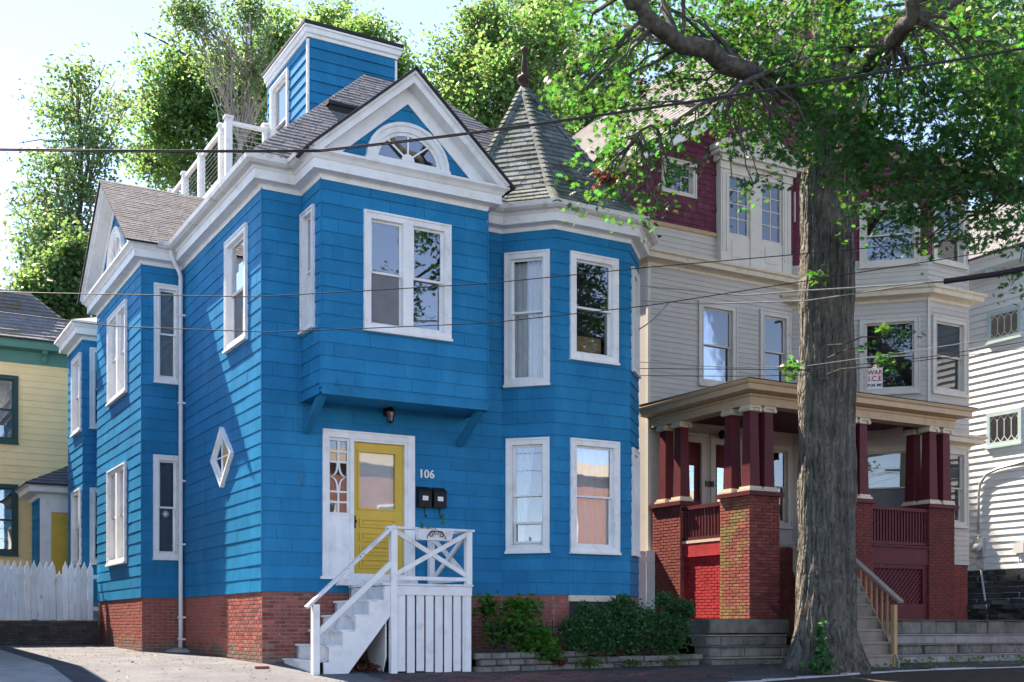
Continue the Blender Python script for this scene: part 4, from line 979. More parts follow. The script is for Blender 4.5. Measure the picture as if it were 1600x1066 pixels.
# cornices
CR = [(0, 0), (.03, 0), (.04, .06), (.10, .09), (.26, .12), (.27, .22), (.32, .25), (.33, .30), (0, .36)]
cz_ = lambda z: [(o, z+q) for o, q in CR]
sweep([(10.05, 9), (10.05, 2.77), (14.6, 2.77)], cz_(8.98)).build('cornice', 'cream', RH)
sweep([(14.3, 2.94), (16.74, .5), (18.18, .5), (18.18, 2.7)], cz_(8.54)).build('cornice', 'cream', RH)
sweep([(10.05, 9), (10.05, 2.77), (12.13, 2.77)], [(0, 9.93), (.05, 9.94), (.09, 9.99), (.02, 10.04)]).build('belt_course', 'tan', RH)
sweep([(17.0, .5), (18.18, .5), (18.18, 2.7)], cz_(5.02)).build('cornice', 'cream', RH)
# third storey: maroon shingles on the gable
GZ = [(9.72, 11.62), (11.5, 12.62), (15.6, 17.4), (17.35, 13.0)]
b = MB(); gf = Fr((10.05, 2.765), (19, 2.765))
for l, r, p, q in cells(0, 6.95, 9.9, 11.8, [(.45, 1.29, 10.82, 11.48), (4.52, 4.92, 10.8, 11.38)]): b.poly([gf.p(l, 0, p), gf.p(r, 0, p), gf.p(r, 0, q), gf.p(l, 0, q)])
b.poly([(10.05, 2.765, 11.8), (17.0, 2.765, 11.8), (17.0, 2.765, 13.7), (15.6, 2.765, 17.2), (11.5, 2.765, 12.6)]); b.poly([(10.045, 16, 9.9), (10.045, 2.77, 9.9), (10.045, 2.77, 11.8), (10.045, 16, 11.8)])
for fr, hh in ((RA, hA[2]), (RB, hB[2])):
    for l, r, p, q in cells(0, fr.L, 9.6, 12.2, [shrink(hh, .05)]): b.poly([fr.p(l, 0, p), fr.p(r, 0, p), fr.p(r, 0, q), fr.p(l, 0, q)])
b.poly([(14.4, 2.77, 12.2), (16.74, .5, 12.2), (18.18, .5, 12.2), (18.18, 2.7, 12.2)]); gw = b.build('gable_wall', 'maroon_shingle', RH)
SM = [MB().hexa([(-x, -.024, 0), (x, -.024, 0), (x, 0, 0), (-x, 0, 0)], [(-x, -.008, .155), (x, -.008, .155), (x, 0, .155), (-x, 0, .155)]).mesh('shingle', 'maroon_shingle') for x in (.075, .088, .1, .113)]
lst = []
def shingle_field(fr, a0, a1, z0, z1, top, holes):
    k = 0; z = z0
    while z < z1:
        a = a0+RN.uniform(-.1, 0)
        while a < a1:
            i = RN.randrange(4); wd = (.15, .176, .2, .226)[i]; c = a+wd/2; a += wd+.006
            if c-wd/2 < a0-.02 or c+wd/2 > a1+.02 or z+.13 > top(c): continue
            if any(h[0]-.02 < c < h[1]+.02 and h[2]-.1 < z+.07 < h[3]+.04 for h in holes): continue
            lst.append((fr.p(c, .001, z+RN.uniform(-.006, .006)), fr.ang, SM[i]))
        z += .143
dh = [(12.0, 14.3, 9.3, 12.75), (10.42, 11.42, 10.72, 11.56), (14.5, 15.0, 10.7, 11.45)]
def topf(a):
    x = 10.05+a; return 11.62+(x-9.72)*.56 if x < 11.5 else 12.62+(x-11.5)*1.166
shingle_field(Fr((10.05, 2.764), (16, 2.764)), 0, 5.5, 9.98, 15.2, topf, fa(dh))
shingle_field(Fr((10.044, 7), (10.044, 2.77)), 0, 4.2, 9.98, 11.6, lambda a: 11.75, [])
shingle_field(RA, .3, 3.2, 9.64, 12.1, lambda a: 12.2, [hA[2]]); shingle_field(RB, 0, 1.43, 9.64, 12.1, lambda a: 12.2, [hB[2]])
place_bricks(lst, gw, 300, 'shingle', 'shingle_rows')
# small windows in the gable
window(RH, Fr((10.05, 2.77), (16, 2.77)), *fa([(10.42, 11.42, 10.74, 11.56)])[0], cw=.1, trim='trim2', one=True, muntin=(3, 3, True), back='dark', sill=0)
window(RH, Fr((10.05, 2.77), (16, 2.77)), *fa([(14.5, 15.05, 10.72, 11.45)])[0], cw=.08, trim='trim2', one=True, muntin=(2, 3, True), back='dark', sill=0)
MB().box(9.9, 4.0, 10.5, 10.04, 4.35, 10.62).build('vent_box', 'cream', RH)
# dormer window pair with pilasters and pediment
df_ = Fr((12.05, 2.62), (14.27, 2.62)); b = MB(); L = df_.L
b.fbox(df_, 0, .26, -.15, .03, 9.32, 11.72); b.fbox(df_, L-.26, L, -.15, .03, 9.32, 11.72); b.fbox(df_, .92, 1.28, -.15, .028, 9.32, 11.72)
b.fbox(df_, .26, .92, -.15, .0, 9.32, 10.02); b.fbox(df_, 1.28, L-.26, -.15, .0, 9.32, 10.02); b.fbox(df_, 0.26, L-.26, -.15, .0, 11.5, 11.72)
b.fbox(df_, .36, .82, .0, .015, 9.5, 9.9); b.fbox(df_, 1.4, L-.38, .0, .015, 9.5, 9.9)
b.fbox(df_, -.03, .29, .0, .06, 11.55, 11.72); b.fbox(df_, L-.29, L+.03, .0, .06, 11.55, 11.72)
for a in (.05, .16): b.fbox(df_, a, a+.06, .03, .045, 9.6, 11.45); b.fbox(df_, L-a-.06, L-a, .03, .045, 9.6, 11.45)
dm = b.build('dormer', 'trim2', RH)
b = MB(); b.fbox(df_, -.10, L+.10, -.15, .12, 11.721, 11.86); b.fbox(df_, -.18, L+.18, -.15, .2, 11.861, 11.95)
b.fprism(df_, [(-.05, 11.951), (L+.05, 11.951), (L/2, 12.5)], -.15, .03); b.build('entablature', 'trim2', dm)
for s in (0, 1):
    A = (lambda a: a) if s == 0 else (lambda a: L-a)
    MB().fprism(df_, [(A(-.22), 11.955), (A(L/2), 12.58), (A(L/2), 12.72), (A(-.22), 12.09)], -.15, .21).build('pediment_rake', 'trim2', dm)
b = MB(); b.fbox(df_, L/2-.16, L/2+.16, .03, .07, 11.96, 12.32); b.build('pediment_block', 'trim2', dm)
for (p, q) in ((.26, .92), (1.28, L-.26)):
    wn = MB().fbox(df_, p, p+.05, -.1, -.03, 10.02, 11.5).fbox(df_, q-.05, q, -.1, -.03, 10.02, 11.5).fbox(df_, p+.05, q-.05, -.1, -.031, 11.44, 11.5).fbox(df_, p+.05, q-.05, -.1, -.031, 10.02, 10.08).fbox(df_, (p+q)/2-.012, (p+q)/2+.012, -.09, -.05, 10.08, 11.44)
    for z in (10.45, 10.8, 11.12): wn.fbox(df_, p+.05, q-.05, -.09, -.051, z-.012, z+.012)
    wn.build('sash', 'trim2', dm)
    MB().fbox(df_, p+.05, q-.05, -.075, -.07, 10.05, 11.47).build('pane', 'glass', dm)
    MB().fbox(df_, p+.05, q-.12, -.135, -.13, 10.05, 11.47).build('curtain', 'curtain', dm)
# roof
for i, (A, B) in enumerate(((GZ[0], GZ[1]), (GZ[1], GZ[2]), (GZ[2], GZ[3]))):
    p = [(A[0], 2.45, A[1]), (B[0], 2.45, B[1]), (B[0], 16.3, B[1]), (A[0], 16.3, A[1])]
    r = MB().slab(p, .06).build('roof_slope', 'slate_edge', RH)
    if i < 2: shingles(r, p[0], p[3], p[2], p[1], 8 if i == 0 else 28, .35, 'roofgrey', lift=.016)
    MB().fprism(Fr((0, 2.45), (1, 2.45)), [(A[0], A[1]-.04), (B[0], B[1]-.04), (B[0], B[1]-.34), (A[0], A[1]-.34)], -.05, .0).build('rake_board', 'white', RH)
    MB().fprism(Fr((0, 2.5), (1, 2.5)), [(A[0], A[1]-.32), (B[0], B[1]-.32), (B[0], B[1]-.36), (A[0], A[1]-.36)], -.27, .0).build('rake_soffit', 'trim2', RH)
b = MB(); b.box(9.68, 2.45, 11.52, 9.80, 16, 11.63); b.build('gutter', 'gutter', RH); MB().box(9.80, 2.5, 11.45, 10.06, 16, 11.50).build('soffit', 'trim2', RH)
sk = MB(); p = lambda t, y: (11.5+(15.6-11.5)*t, y, 12.62+4.78*t+.02)
sk.slab([p(.10, 8.6), p(.34, 8.6), p(.34, 7.5), p(.10, 7.5)], -.07); sk.build('skylight', 'greyflash', RH); b = MB(); q = lambda t, y: (11.5+4.1*t-.07, y, 12.62+4.78*t+.09); b.slab([q(.12, 8.5), q(.32, 8.5), q(.32, 7.6), q(.12, 7.6)], .01); b.build('skylight_pane', 'glass', RH)
# brick chimney behind the turret
CH = MB().box(9.9, 12.2, 10.5, 10.9, 13.2, 14.1).build('chimney', 'porchmortar', RH)
place_bricks(brick_run(Fr((9.9, 12.195), (10.9, 12.195)), 0, 1, 12.5, 14.1, 'porchbrick', .09, .27)+brick_run(Fr((9.895, 13.2), (9.895, 12.2)), 0, 1, 12.5, 14.1, 'porchbrick', .09, .27), CH, 0)

# porch
PZ = 2.4
MB().box(10.3, -.54, PZ-.14, 16.1, 2.76, PZ+.02).build('porch_floor', 'greywood', RH)
def pier(x0, x1, y0, y1, zb, faces, lim, side='porchbrick', nm='pier'):
    p = MB().box(x0+.008, y0+.008, zb-.3, x1-.008, y1-.008, 3.33).build(nm, 'porchmortar', RH)
    ls = []
    for f in faces:
        fr = {'F': Fr((x0, y0), (x1, y0)), 'L': Fr((x0, y1), (x0, y0)), 'R': Fr((x1, y0), (x1, y1))}[f]
        ls += brick_run(fr, 0.0, fr.L, zb, 3.33, side if f == 'L' else 'porchbrick', .0669, .2)
    place_bricks(ls, p, lim)
    MB().box(x0-.07, y0-.07, 3.331, x1+.07, y1+.05, 3.42).build('pier_cap', 'maroon', RH)
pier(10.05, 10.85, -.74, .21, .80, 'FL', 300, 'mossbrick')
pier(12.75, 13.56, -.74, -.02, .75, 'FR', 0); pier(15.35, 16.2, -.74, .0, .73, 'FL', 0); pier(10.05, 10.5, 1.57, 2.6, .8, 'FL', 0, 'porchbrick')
def column(x, y, w0=.27, w1=.215, z0=3.42, z1=5.2):
    e = empty('column', (x, y, z0), parent=RH)
    h = w0/2; k = w1/2
    MB().hexa([(x-h, y-h, z0+.1), (x+h, y-h, z0+.1), (x+h, y+h, z0+.1), (x-h, y+h, z0+.1)], [(x-k, y-k, z1-.12), (x+k, y-k, z1-.12), (x+k, y+k, z1-.12), (x-k, y+k, z1-.12)]).build('shaft', 'maroon', e)
    MB().box(x-h-.06, y-h-.06, z0, x+h+.06, y+h+.06, z0+.055).box(x-h-.03, y-h-.03, z0+.056, x+h+.03, y+h+.03, z0+.105).build('base', 'cream', e)
    c = MB(); c.box(x-k-.05, y-k-.05, z1-.05, x+k+.05, y+k+.05, z1-.001); c.box(x-k-.02, y-k-.02, z1-.12, x+k+.02, y+k+.02, z1-.051)
    for s in (-1, 1):
        c.tube([(x+s*(k+.03), y-k-.055, z1-.085), (x+s*(k+.03), y+k+.055, z1-.085)], .045, 8)
    c.build('capital', 'cream', e)
for x, y in ((10.22, -.56), (10.62, -.56), (10.22, .02), (12.95, -.56), (13.35, -.56), (15.55, -.56), (16.0, -.56), (15.55, -.1), (10.22, 1.75), (10.22, 2.3)): column(x, y)
text_on('1', Fr((12, -.70), (14, -.70)), .94, .0, 4.42, .14, 'black', RH, 'house_number'); text_on('0', Fr((12, -.70), (14, -.70)), .94, .0, 4.26, .14, 'black', RH, 'house_number'); text_on('8', Fr((12, -.70), (14, -.70)), .94, .0, 4.10, .14, 'black', RH, 'house_number')
sweep([(10.05, 2.75), (10.05, -.74), (16.2, -.74), (16.2, .49)], [(-.34, 5.2), (.0, 5.2), (.0, 5.36), (.03, 5.37), (.03, 5.42), (-.34, 5.425)]).build('porch_beam', 'tan', RH)
sweep([(10.05, 2.76), (10.05, -.74), (16.2, -.74), (16.2, .49)], [(-.3, 5.43), (.05, 5.43), (.26, 5.45), (.27, 5.56), (.31, 5.575), (.34, 5.62), (.34, 5.645), (-.3, 5.66)]).build('porch_cornice', 'tan', RH)
MB().slab([(9.70, -1.09, 5.655), (16.55, -1.09, 5.655), (16.55, 1.0, 5.69), (14.9, 2.75, 5.70), (9.70, 2.75, 5.70)], .02).build('porch_roof', 'slate_edge', RH)
MB().box(10.2, -.6, 5.43, 16.0, 2.7, 5.45).build('porch_ceiling', 'maroon', RH)
e = MB(); e.lathe((12.05, 2.55, 5.2), [(.03, .1), (.07, .06), (.09, 0), (.07, -.09), (.02, -.12)], 10); e.build('porch_lamp', 'black', RH, True)
# railings
def railing(fr, a0, a1, n, z0, z1):
    r = MB().fbox(fr, a0, a1, -.10, .02, z1-.08, z1).build('railing', 'maroon', RH); MB().fbox(fr, a0, a1, -.08, .0, z0, z0+.07).build('bottom_rail', 'maroon', r)
    for i in range(n):
        a = a0+(a1-a0)*(i+.5)/n; MB().fbox(fr, a-.022, a+.022, -.062, -.018, z0+.07, z1-.08).build('baluster', 'maroon', r)
PLf = Fr((10.10, 1.57), (10.10, .21)); PFf = Fr((13.56, -.68), (15.35, -.68))
railing(PLf, 0, PLf.L, 13, 2.52, 3.28); railing(PFf, 0, PFf.L, 19, 2.46, 3.30)
MB().fbox(PLf, 0, PLf.L, -.1, .012, 2.46, 2.52).build('rail_ledge', 'cream', RH)
MB().fbox(PLf, 0, PLf.L, -.15, .0, 2.16, 2.455).build('red_lintel', 'redpaint', RH)
rw_ = MB().fbox(PLf, 0, PLf.L, -.15, -.062, .5, 2.16).build('red_wall', 'redpaint', RH)
fr = Fr((10.1585, 1.57), (10.1585, .21)); place_bricks(brick_run(fr, 0, fr.L, .8, 2.15, 'redpaint', .0669, .2), rw_, 0)
MB().fbox(PFf, 0, PFf.L, -.1, .03, 2.02, 2.40).build('skirt_board', 'maroon', RH); MB().fbox(PFf, 0, PFf.L, -.1, .08, 2.401, 2.44).build('skirt_cap', 'maroon', RH)
b = MB(); b.fbox(PFf, 0, .1, -.1, .0, .74, 2.02); b.fbox(PFf, PFf.L-.14, PFf.L, -.1, .0, .74, 2.02); b.fbox(PFf, .1, PFf.L-.14, -.1, -.001, .74, 1.14); b.fbox(PFf, .1, PFf.L-.14, -.1, -.001, 1.93, 2.02)
lp = b.build('lattice_frame', 'maroon', RH)
MB().fbox(PFf, .1, PFf.L-.14, -.14, -.13, 1.1, 1.95).build('lattice_backing', 'interior', RH)
l0, l1, zz0, zz1 = .1, PFf.L-.14, 1.14, 1.93
for s in (1, -1):
    c = -1.
    while c < 2.8:
        # clip line a = l0 + c + s*(z-zz0) to the frame
        def pt(z): return l0+c+(z-zz0) if s == 1 else l0+c-(z-zz0)
        p0, p1 = [pt(zz0), zz0], [pt(zz1), zz1]
        for P_ in (p0, p1):
            if P_[0] < l0: P_[1] = zz0+(l0-l0-c)*s; P_[0] = l0
            if P_[0] > l1: P_[1] = zz0+(l1-l0-c)*s; P_[0] = l1
        if zz0-.001 <= p0[1] <= zz1+.001 and zz0-.001 <= p1[1] <= zz1+.001 and abs(p1[1]-p0[1]) > .05:
            o = -.06 if s == 1 else -.075
            MB().bar(PFf.p(p0[0], o, p0[1]), PFf.p(p1[0], o, p1[1]), .014, .045).build('lattice_slat', 'maroon', lp)
        c += .125
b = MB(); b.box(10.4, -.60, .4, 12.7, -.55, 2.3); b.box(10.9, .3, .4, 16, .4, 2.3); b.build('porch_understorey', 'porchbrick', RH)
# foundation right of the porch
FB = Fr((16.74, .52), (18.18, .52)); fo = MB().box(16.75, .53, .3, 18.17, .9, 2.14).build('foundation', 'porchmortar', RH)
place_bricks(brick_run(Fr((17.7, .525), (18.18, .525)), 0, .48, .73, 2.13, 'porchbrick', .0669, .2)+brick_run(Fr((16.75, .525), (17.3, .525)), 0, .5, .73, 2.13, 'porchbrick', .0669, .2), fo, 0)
MB().box(17.3, .515, 1.05, 17.68, .528, 2.05).build('cellar_window', 'maroon', RH)
# wooden porch chair
e = empty('porch_chair', (11.5, 1.6, PZ), 'dark wooden chair standing on the porch beside the front pier', 'chair')
x, y, z = 11.62, 1.6, PZ+.02
for dx, dy in ((0, 0), (.38, 0), (0, .38), (.38, .38)): MB().box(x+dx, y+dy, z, x+dx+.045, y+dy+.045, z+.43).build('leg', 'black', e)
MB().box(x-.02, y-.02, z+.431, x+.45, y+.45, z+.47).build('seat', 'black', e)
for dy in (0, .14, .28, .4): MB().box(x+.39, y+dy, z+.471, x+.42, y+dy+.03, z+.92).build('back_slat', 'black', e)
MB().box(x+.385, y-.01, z+.921, x+.425, y+.45, z+1.0).build('top_rail', 'black', e)
# wooden steps up to the porch
SS = empty('porch_steps', (11.8, -1.5, 0), 'weathered raw wood steps and railing up to the porch right of the tree', 'steps')
sy0, sy1 = -.76, -2.25; nz = 10; za = g(0, sy1); zb_ = PZ
for i in range(nz):
    t = (i+.5)/nz; y = sy1+(sy0-sy1)*i/nz; z = za+(zb_-za)*(i+1)/nz
    MB().box(11.25, y-.02, z-.04, 12.58, y+(sy0-sy1)/nz+.01, z).build('tread', 'greywood', SS); MB().box(11.25, y+.02, z-.28, 12.58, y+.04, z-.041).build('riser', 'greywood', SS)
for x in (11.2, 12.58):
    f = Fr((x, sy0), (x, sy1-.1)); L = f.L
    MB().fprism(f, [(0, zb_), (0, zb_-.60), (L-.42, za-.02), (L, za-.02), (L, za+.12)], -.045, .0).build('stringer', 'greywood', SS)
    MB().box(x-.03, sy1-.02, za-.02, x+.06, sy1+.07, za+1.28).build('newel_post', 'rawwood', SS)
    MB().bar((x+.015, sy1-.16, 1.13), (x+.015, sy0+.05, 2.36), .15, .05).build('handrail', 'greywood', SS)
    for i in range(9):
        t = (i+.6)/9.4; y = sy1+.12+(sy0-sy1-.12)*t; zt = 1.13+(y-sy1+.16)*(1.23/1.70)-.04; zl = za+.05+(y-sy1)*((zb_-za)/(sy0-sy1))*.98
        MB().box(x-.0, y-.018, zl-.05, x+.032, y+.018, zt).build('baluster', 'rawwood', SS)
# stone terrace tiers under the porch
TE = empty('stone_terrace', (13, -1.4, 0), 'low stepped terrace of grey stone blocks below the brick porch', 'retaining wall')
tiers = [(-1.62, -.35, .02, 'concrete'), (-1.40, .02, .24, 'stone'), (-1.16, .24, .46, 'concrete'), (-.93, .46, .78, 'stone')]
for x0, x1 in ((8.55, 10.9), (12.66, 20.5)):
    for ti, (y, z0, z1, m) in enumerate(tiers):
        if x0 < 9: y += .28; m = 'stone'
        x = x0+ti*.12*(x0 < 9)
        while x < x1-.05:
            L = min(RN.uniform(.28, .75) if m == 'stone' else RN.uniform(1.6, 2.6), x1-x); dy = RN.uniform(-.035, .035)*(m == 'stone'); dz = RN.uniform(-.025, .0)*(m == 'stone'); e_ = .015
            f = Fr((x, y+dy), (x+L, y+dy)); b = MB()
            P = f.p; b.hexa([P(.005, -.01, z0), P(L-.005, -.01, z0), P(L-.005, -.45, z0), P(.005, -.45, z0)], [P(.005, -.012, z1-.02+dz), P(L-.005, -.012, z1-.02+dz), P(L-.005, -.45, z1-.02+dz), P(.005, -.45, z1-.02+dz)])
            b.hexa([P(.02, .012, z0+.02), P(L-.02, .012, z0+.02), P(L-.006, -.0099, z0+.005), P(.006, -.0099, z0+.005)], [P(.02, .012, z1-.05+dz), P(L-.02, .012, z1-.05+dz), P(L-.006, -.0099, z1-.025+dz), P(.006, -.0099, z1-.025+dz)])
            b.build('stone_block', m, TE); x += L
        MB().box(x0+ti*.12*(x0 < 9), y-.05, z1-.018, x1, y+.5, z1).build('ledge', 'stone' if ti % 2 else 'concrete', TE)
b = MB(); b.box(8.9, -.86, .5, 11, 2.7, .775); b.box(12.7, -.9, .5, 20.5, 3, .735); b.build('terrace_fill', 'stone', TE)
# thin stems and vines on the terrace
vn = MB()
for i in range(26):
    x = RN.uniform(12.9, 18.5); y = -1.68; h = RN.uniform(.25, .75); vn.tube(curvy((x, y, g(0, y)), (x+RN.uniform(-.25, .25), y+.1, g(0, y)+h), 5, .15), .005, 4)
vn.build('dry_vines', 'paletwig', kind='stuff')

# ------------------------------------------------------------------ white house at the right edge
WH = empty('white_house', (23, 3, 1), 'white clapboard house with leaded windows at the right edge', 'house')
WL = Fr((20, 14), (20, -3)); hw = [(14-1.36, 14-.34, 8.05, 8.82), (14-1.38, 14-.33, 5.32, 6.2)]
board_wall(WH, WL, 2.12, 9.75, .178, hw, 'whiteboard', tb=.03, tt=.004, nojoint=True)
b = MB(); b.box(20.02, -3, 0, 27, 14, 9.7); b.build('body', 'whiteboard', WH)
for h in hw:
    wv = MB(); cw = .1; a0, a1, z0, z1 = h
    for q in ((a0, a0+cw, z0, z1), (a1-cw, a1, z0, z1), (a0+cw, a1-cw, z1-cw, z1), (a0+cw, a1-cw, z0, z0+cw)): wv.fbox(WL, q[0], q[1], -.01, .05 if q[3]-q[2] > .2 else .049, q[2], q[3])
    wv.fbox(WL, a0-.02, a1+.02, 0, .08, z0-.05, z0-.002); wn = wv.build('leaded_window', 'paleblue', WH)
    MB().fbox(WL, a0+cw, a1-cw, .0, .012, z0+cw, z1-cw).build('pane', 'glass_clear', wn); MB().fbox(WL, a0+cw, a1-cw, -.008, -.004, z0+cw, z1-cw).build('backing', 'interior', wn)
    ld = MB(); l, r, zb, zt = a0+cw, a1-cw, z0+cw, z1-cw; n = 4; w_ = (r-l)/n; h3 = (zt-zb)
    for i in range(n+1):
        for (p, q) in (((i, 0.22), (i, .78)),):
            if 0 < i < n: ld.bar(WL.p(l+w_*i, .02, zb+h3*.2), WL.p(l+w_*i, .02, zb+h3*.8), .014)
    for i in range(n):
        c = l+w_*(i+.5)
        for (z_a, z_b) in ((zb+h3*.2, zb), (zb+h3*.8, zt)):
            for e_ in (l+w_*i, l+w_*(i+1)): ld.bar(WL.p(e_, .02, z_a), WL.p(c, .02, z_b), .014)
    for i in range(n-1):
        c = l+w_*(i+1)
        for (z_a, z_b) in ((zb+h3*.2, zb), (zb+h3*.8, zt)):
            for e_ in (l+w_*(i+.5), l+w_*(i+1.5)): ld.bar(WL.p(c, .021, z_a), WL.p(e_, .021, z_a+(z_a-z_b)*.0+(z_b-z_a)*.98), .010)
    ld.build('lead_came', 'label_white', wn)
sweep([(20, 14), (20, -3)], [(0, 9.7), (.04, 9.7), (.05, 9.85), (.4, 9.9), (.42, 10.08), (.5, 10.12), (.5, 10.2), (0, 10.3)]).build('cornice', 'whiteboard', WH)
MB().slab([(19.45, 14.3, 10.22), (19.45, -3.3, 10.22), (24, -3.3, 13.4), (24, 14.3, 13.4)], .06).build('roof', 'slate', WH)
for y in (2.2, 1.0, -.2): MB().box(19.62, y, 9.72, 19.99, y+.16, 9.89).build('bracket', 'paleblue', WH)
fo = MB().box(20.03, -3, -.2, 20.3, 14, 2.1).build('foundation', 'darkstone', WH)
st_ = 0
for r_ in range(9):
    y = -2.6+RN.uniform(0, .3)
    while y < 5:
        L = RN.uniform(.25, .7); z = .75+r_*.152; MB().fprism(Fr((19.99+RN.uniform(-.05, .02), y+L), (19.99+RN.uniform(-.05, .02), y)), [(.01, z), (L-.02, z+RN.uniform(0, .01)), (L-.03, z+.135), (.03, z+.14)], -.1, RN.uniform(0, .05)).build('stone', 'darkstone', fo); y += L
# piled stones in front of it
ss = [(18.6+RN.uniform(-.3, 1.2), RN.uniform(-.8, .7), k_) for k_ in range(14)]
SP = empty('stone_pile', (19, 0, .74), 'heap of loose dark flat stones against the white house foundation', 'stone pile')
for i, (x, y, k_) in enumerate(ss):
    w2, d2 = RN.uniform(.2, .5), RN.uniform(.15, .3); z = .74+(i % 5)*.11
    MB().hexa([(x-w2, y-d2, z), (x+w2, y-d2*.8, z), (x+w2*.9, y+d2, z), (x-w2*.8, y+d2, z)], [(x-w2*.9, y-d2*.9, z+.1), (x+w2*.85, y-d2*.7, z+.11), (x+w2*.8, y+d2*.9, z+.1), (x-w2*.7, y+d2*.8, z+.09)]).build('stone', 'darkstone', SP)
e = empty('electric_meter', (19.9, 1.58, 2.3), 'round electric meter with grey conduit on the white clapboard wall', 'meter')
b = MB(); b.tube([(19.93, 1.6, 2.9), (19.93, 1.6, 4.1), (19.93, 1.55, 4.4), (19.93, 1.35, 4.62), (19.93, 1.0, 4.72), (19.93, -1.5, 5.0)], .035, 8); b.build('conduit', 'metal', e, True)
MB().box(19.86, 1.42, 2.45, 19.98, 1.72, 2.95).build('meter_box', 'metal', e)
b = MB(); b.tube([(19.86, 1.57, 2.7), (19.78, 1.57, 2.7)], .11, 14); b.build('meter_dial', 'acbox', e, True); MB().box(19.88, 1.48, 2.15, 19.97, 1.62, 2.44).build('lower_box', 'metal', e)
MB().tube([(19.92, 1.53, 2.2), (19.9, 1.35, 1.2), (19.85, 1.25, .7)], .03, 8).build('ground_conduit', 'metal', e, True)
e = empty('utility_box', (19.9, .33, 2.4), 'small pale utility box low on the white house wall', 'utility box'); MB().box(19.86, .2, 2.5, 19.97, .5, 2.75).build('box', 'acbox', e); MB().tube([(19.92, .35, 2.5), (19.92, .37, 2.25)], .02, 6).build('pipe', 'acbox', e)

# ------------------------------------------------------------------ yellow house, rear entry and picket fence at the left
YH = empty('yellow_house', (-3, 19, .3), 'pale yellow house with green trim and mossy roof at the left edge', 'house')
YF_ = Fr((-9, 16.5), (.6, 16.5)); X = lambda x: x+9
hy = [(X(-3.1), X(-1.79), 5.80, 7.68), (X(-3.1), X(-1.79), 2.65, 4.62)]
board_wall(YH, YF_, .3, 8.08, .187, hy, 'yellowboard', tb=.02, nojoint=True)
for h in hy: window(YH, YF_, *h, cw=.10, trim='darkgreen', back='dark', sash=.06)
for h in hy: MB().fbox(YF_, h[0]+.14, h[1]-.14, .046, .0465, h[2], h[2]+.001).build('sill_strip', 'greentrim', YH)
b = MB(); b.box(-9, 17.3, 0, .59, 26, 8.1); b.box(.5, 16.53, 0, .59, 17.29, 8.05); b.build('body', 'yellowboard', YH)
sweep([(-9, 16.5), (.6, 16.5), (.6, 26)], [(.0, 8.06), (.04, 8.06), (.05, 8.40), (.35, 8.44), (.36, 8.62), (.42, 8.66), (.0, 8.7)]).build('cornice', 'greentrim', YH)
for x in (-5.6, -4.1, -2.62, -1.18, .2): 
    MB().fprism(Fr((x, 16.5), (x, 15.5)), [(.04, 8.12), (.10, 8.12), (.14, 8.28), (.28, 8.36), (.30, 8.435), (.04, 8.435)], -.14, .0).build('bracket', 'greentrim', YH)
A, B, C, D = (-9.4, 16.05, 8.68), (1.05, 16.05, 8.68), (-.55, 17.0, 9.6), (-9.4, 17.0, 9.6)
r = MB().slab([A, B, C, D], .04).build('roof_slope', 'slate_edge', YH); shingles(r, A, B, C, D, 8, .3, 'mossyroof', .03, limit=60)
A2, B2, C2, D2 = D, C, (-1.35, 17.5, 10.35), (-9.4, 17.5, 10.35)
r = MB().slab([A2, B2, C2, D2], .04).build('roof_slope', 'slate_edge', YH); shingles(r, A2, B2, C2, D2, 6, .3, 'mossyroof', .03)
MB().slab([(1.05, 16.05, 8.68), (1.05, 26, 8.68), (-.55, 26, 9.6), (-.55, 17, 9.6)], .04).build('roof_slope', 'slate', YH)
MB().slab([(-.55, 17, 9.6), (-.55, 26, 9.6), (-1.35, 26, 10.35), (-1.35, 17.5, 10.35)], .04).build('roof_slope', 'slate', YH)
MB().box(-9.4, 17.5, 10.2, -1.35, 26, 10.345).build('flat_roof', 'slate', YH)
# rear entry of the blue house
RE = empty('rear_entry', (-1, 15, 0), 'small white rear entry with a yellow panelled door behind the picket fence', 'porch')
b = MB(); fe = Fr((-1.53, 14.2), (.3, 14.2)); b.fbox(fe, 0, .28, -.1, .03, .2, 4.1); b.fbox(fe, .28, 1.8, -.1, .03, 3.69, 4.1); b.fbox(fe, 1.15, 1.8, -.1, .0305, .2, 3.69); b.build('front_wall', 'white', RE)
board_wall(RE, Fr((-1.53, 15.6), (-1.53, 14.2)), .3, 4.1, CO, [], 'blue', zg=Z0, nojoint=True)
b = MB(); b.fbox(fe, .28, 1.15, -.08, -.02, 1.5, 3.69); d = b.build('door', 'yellow_door', RE)
for (l, r_, p, q) in ((.36, .66, 3.35, 3.58), (.76, 1.06, 3.35, 3.58), (.36, .66, 2.35, 3.2), (.76, 1.06, 2.35, 3.2)): MB().fbox(fe, l, r_, -.02, -.006, p, q).build('panel', 'yellow_door', d)
sweep([(-1.53, 16), (-1.53, 14.2), (.3, 14.2)], [(0, 4.05), (.04, 4.05), (.05, 4.15), (.3, 4.2), (.32, 4.32), (.4, 4.36), (0, 4.42)]).build('cornice', 'white', RE)
A, B, C, D = (-1.95, 13.8, 4.4), (.6, 13.8, 4.4), (.6, 15.2, 5.1), (-.6, 15.2, 5.1); r = MB().slab([A, B, C, D], .04).build('roof_slope', 'slate_edge', RE); shingles(r, A, B, C, D, 7, .3, 'roofgrey', .02)
MB().slab([(-1.95, 16, 4.4), (-1.95, 13.8, 4.4), (-.6, 15.2, 5.1), (-.6, 16, 5.1)], .04).build('roof_slope', 'slate', RE)
MB().lathe(fe.p(.85, .07, 3.9), [(.02, -.07), (.06, -.04), (.07, 0), (.05, .05), (.01, .07)], 10).build('round_lamp', 'copper', RE, True)
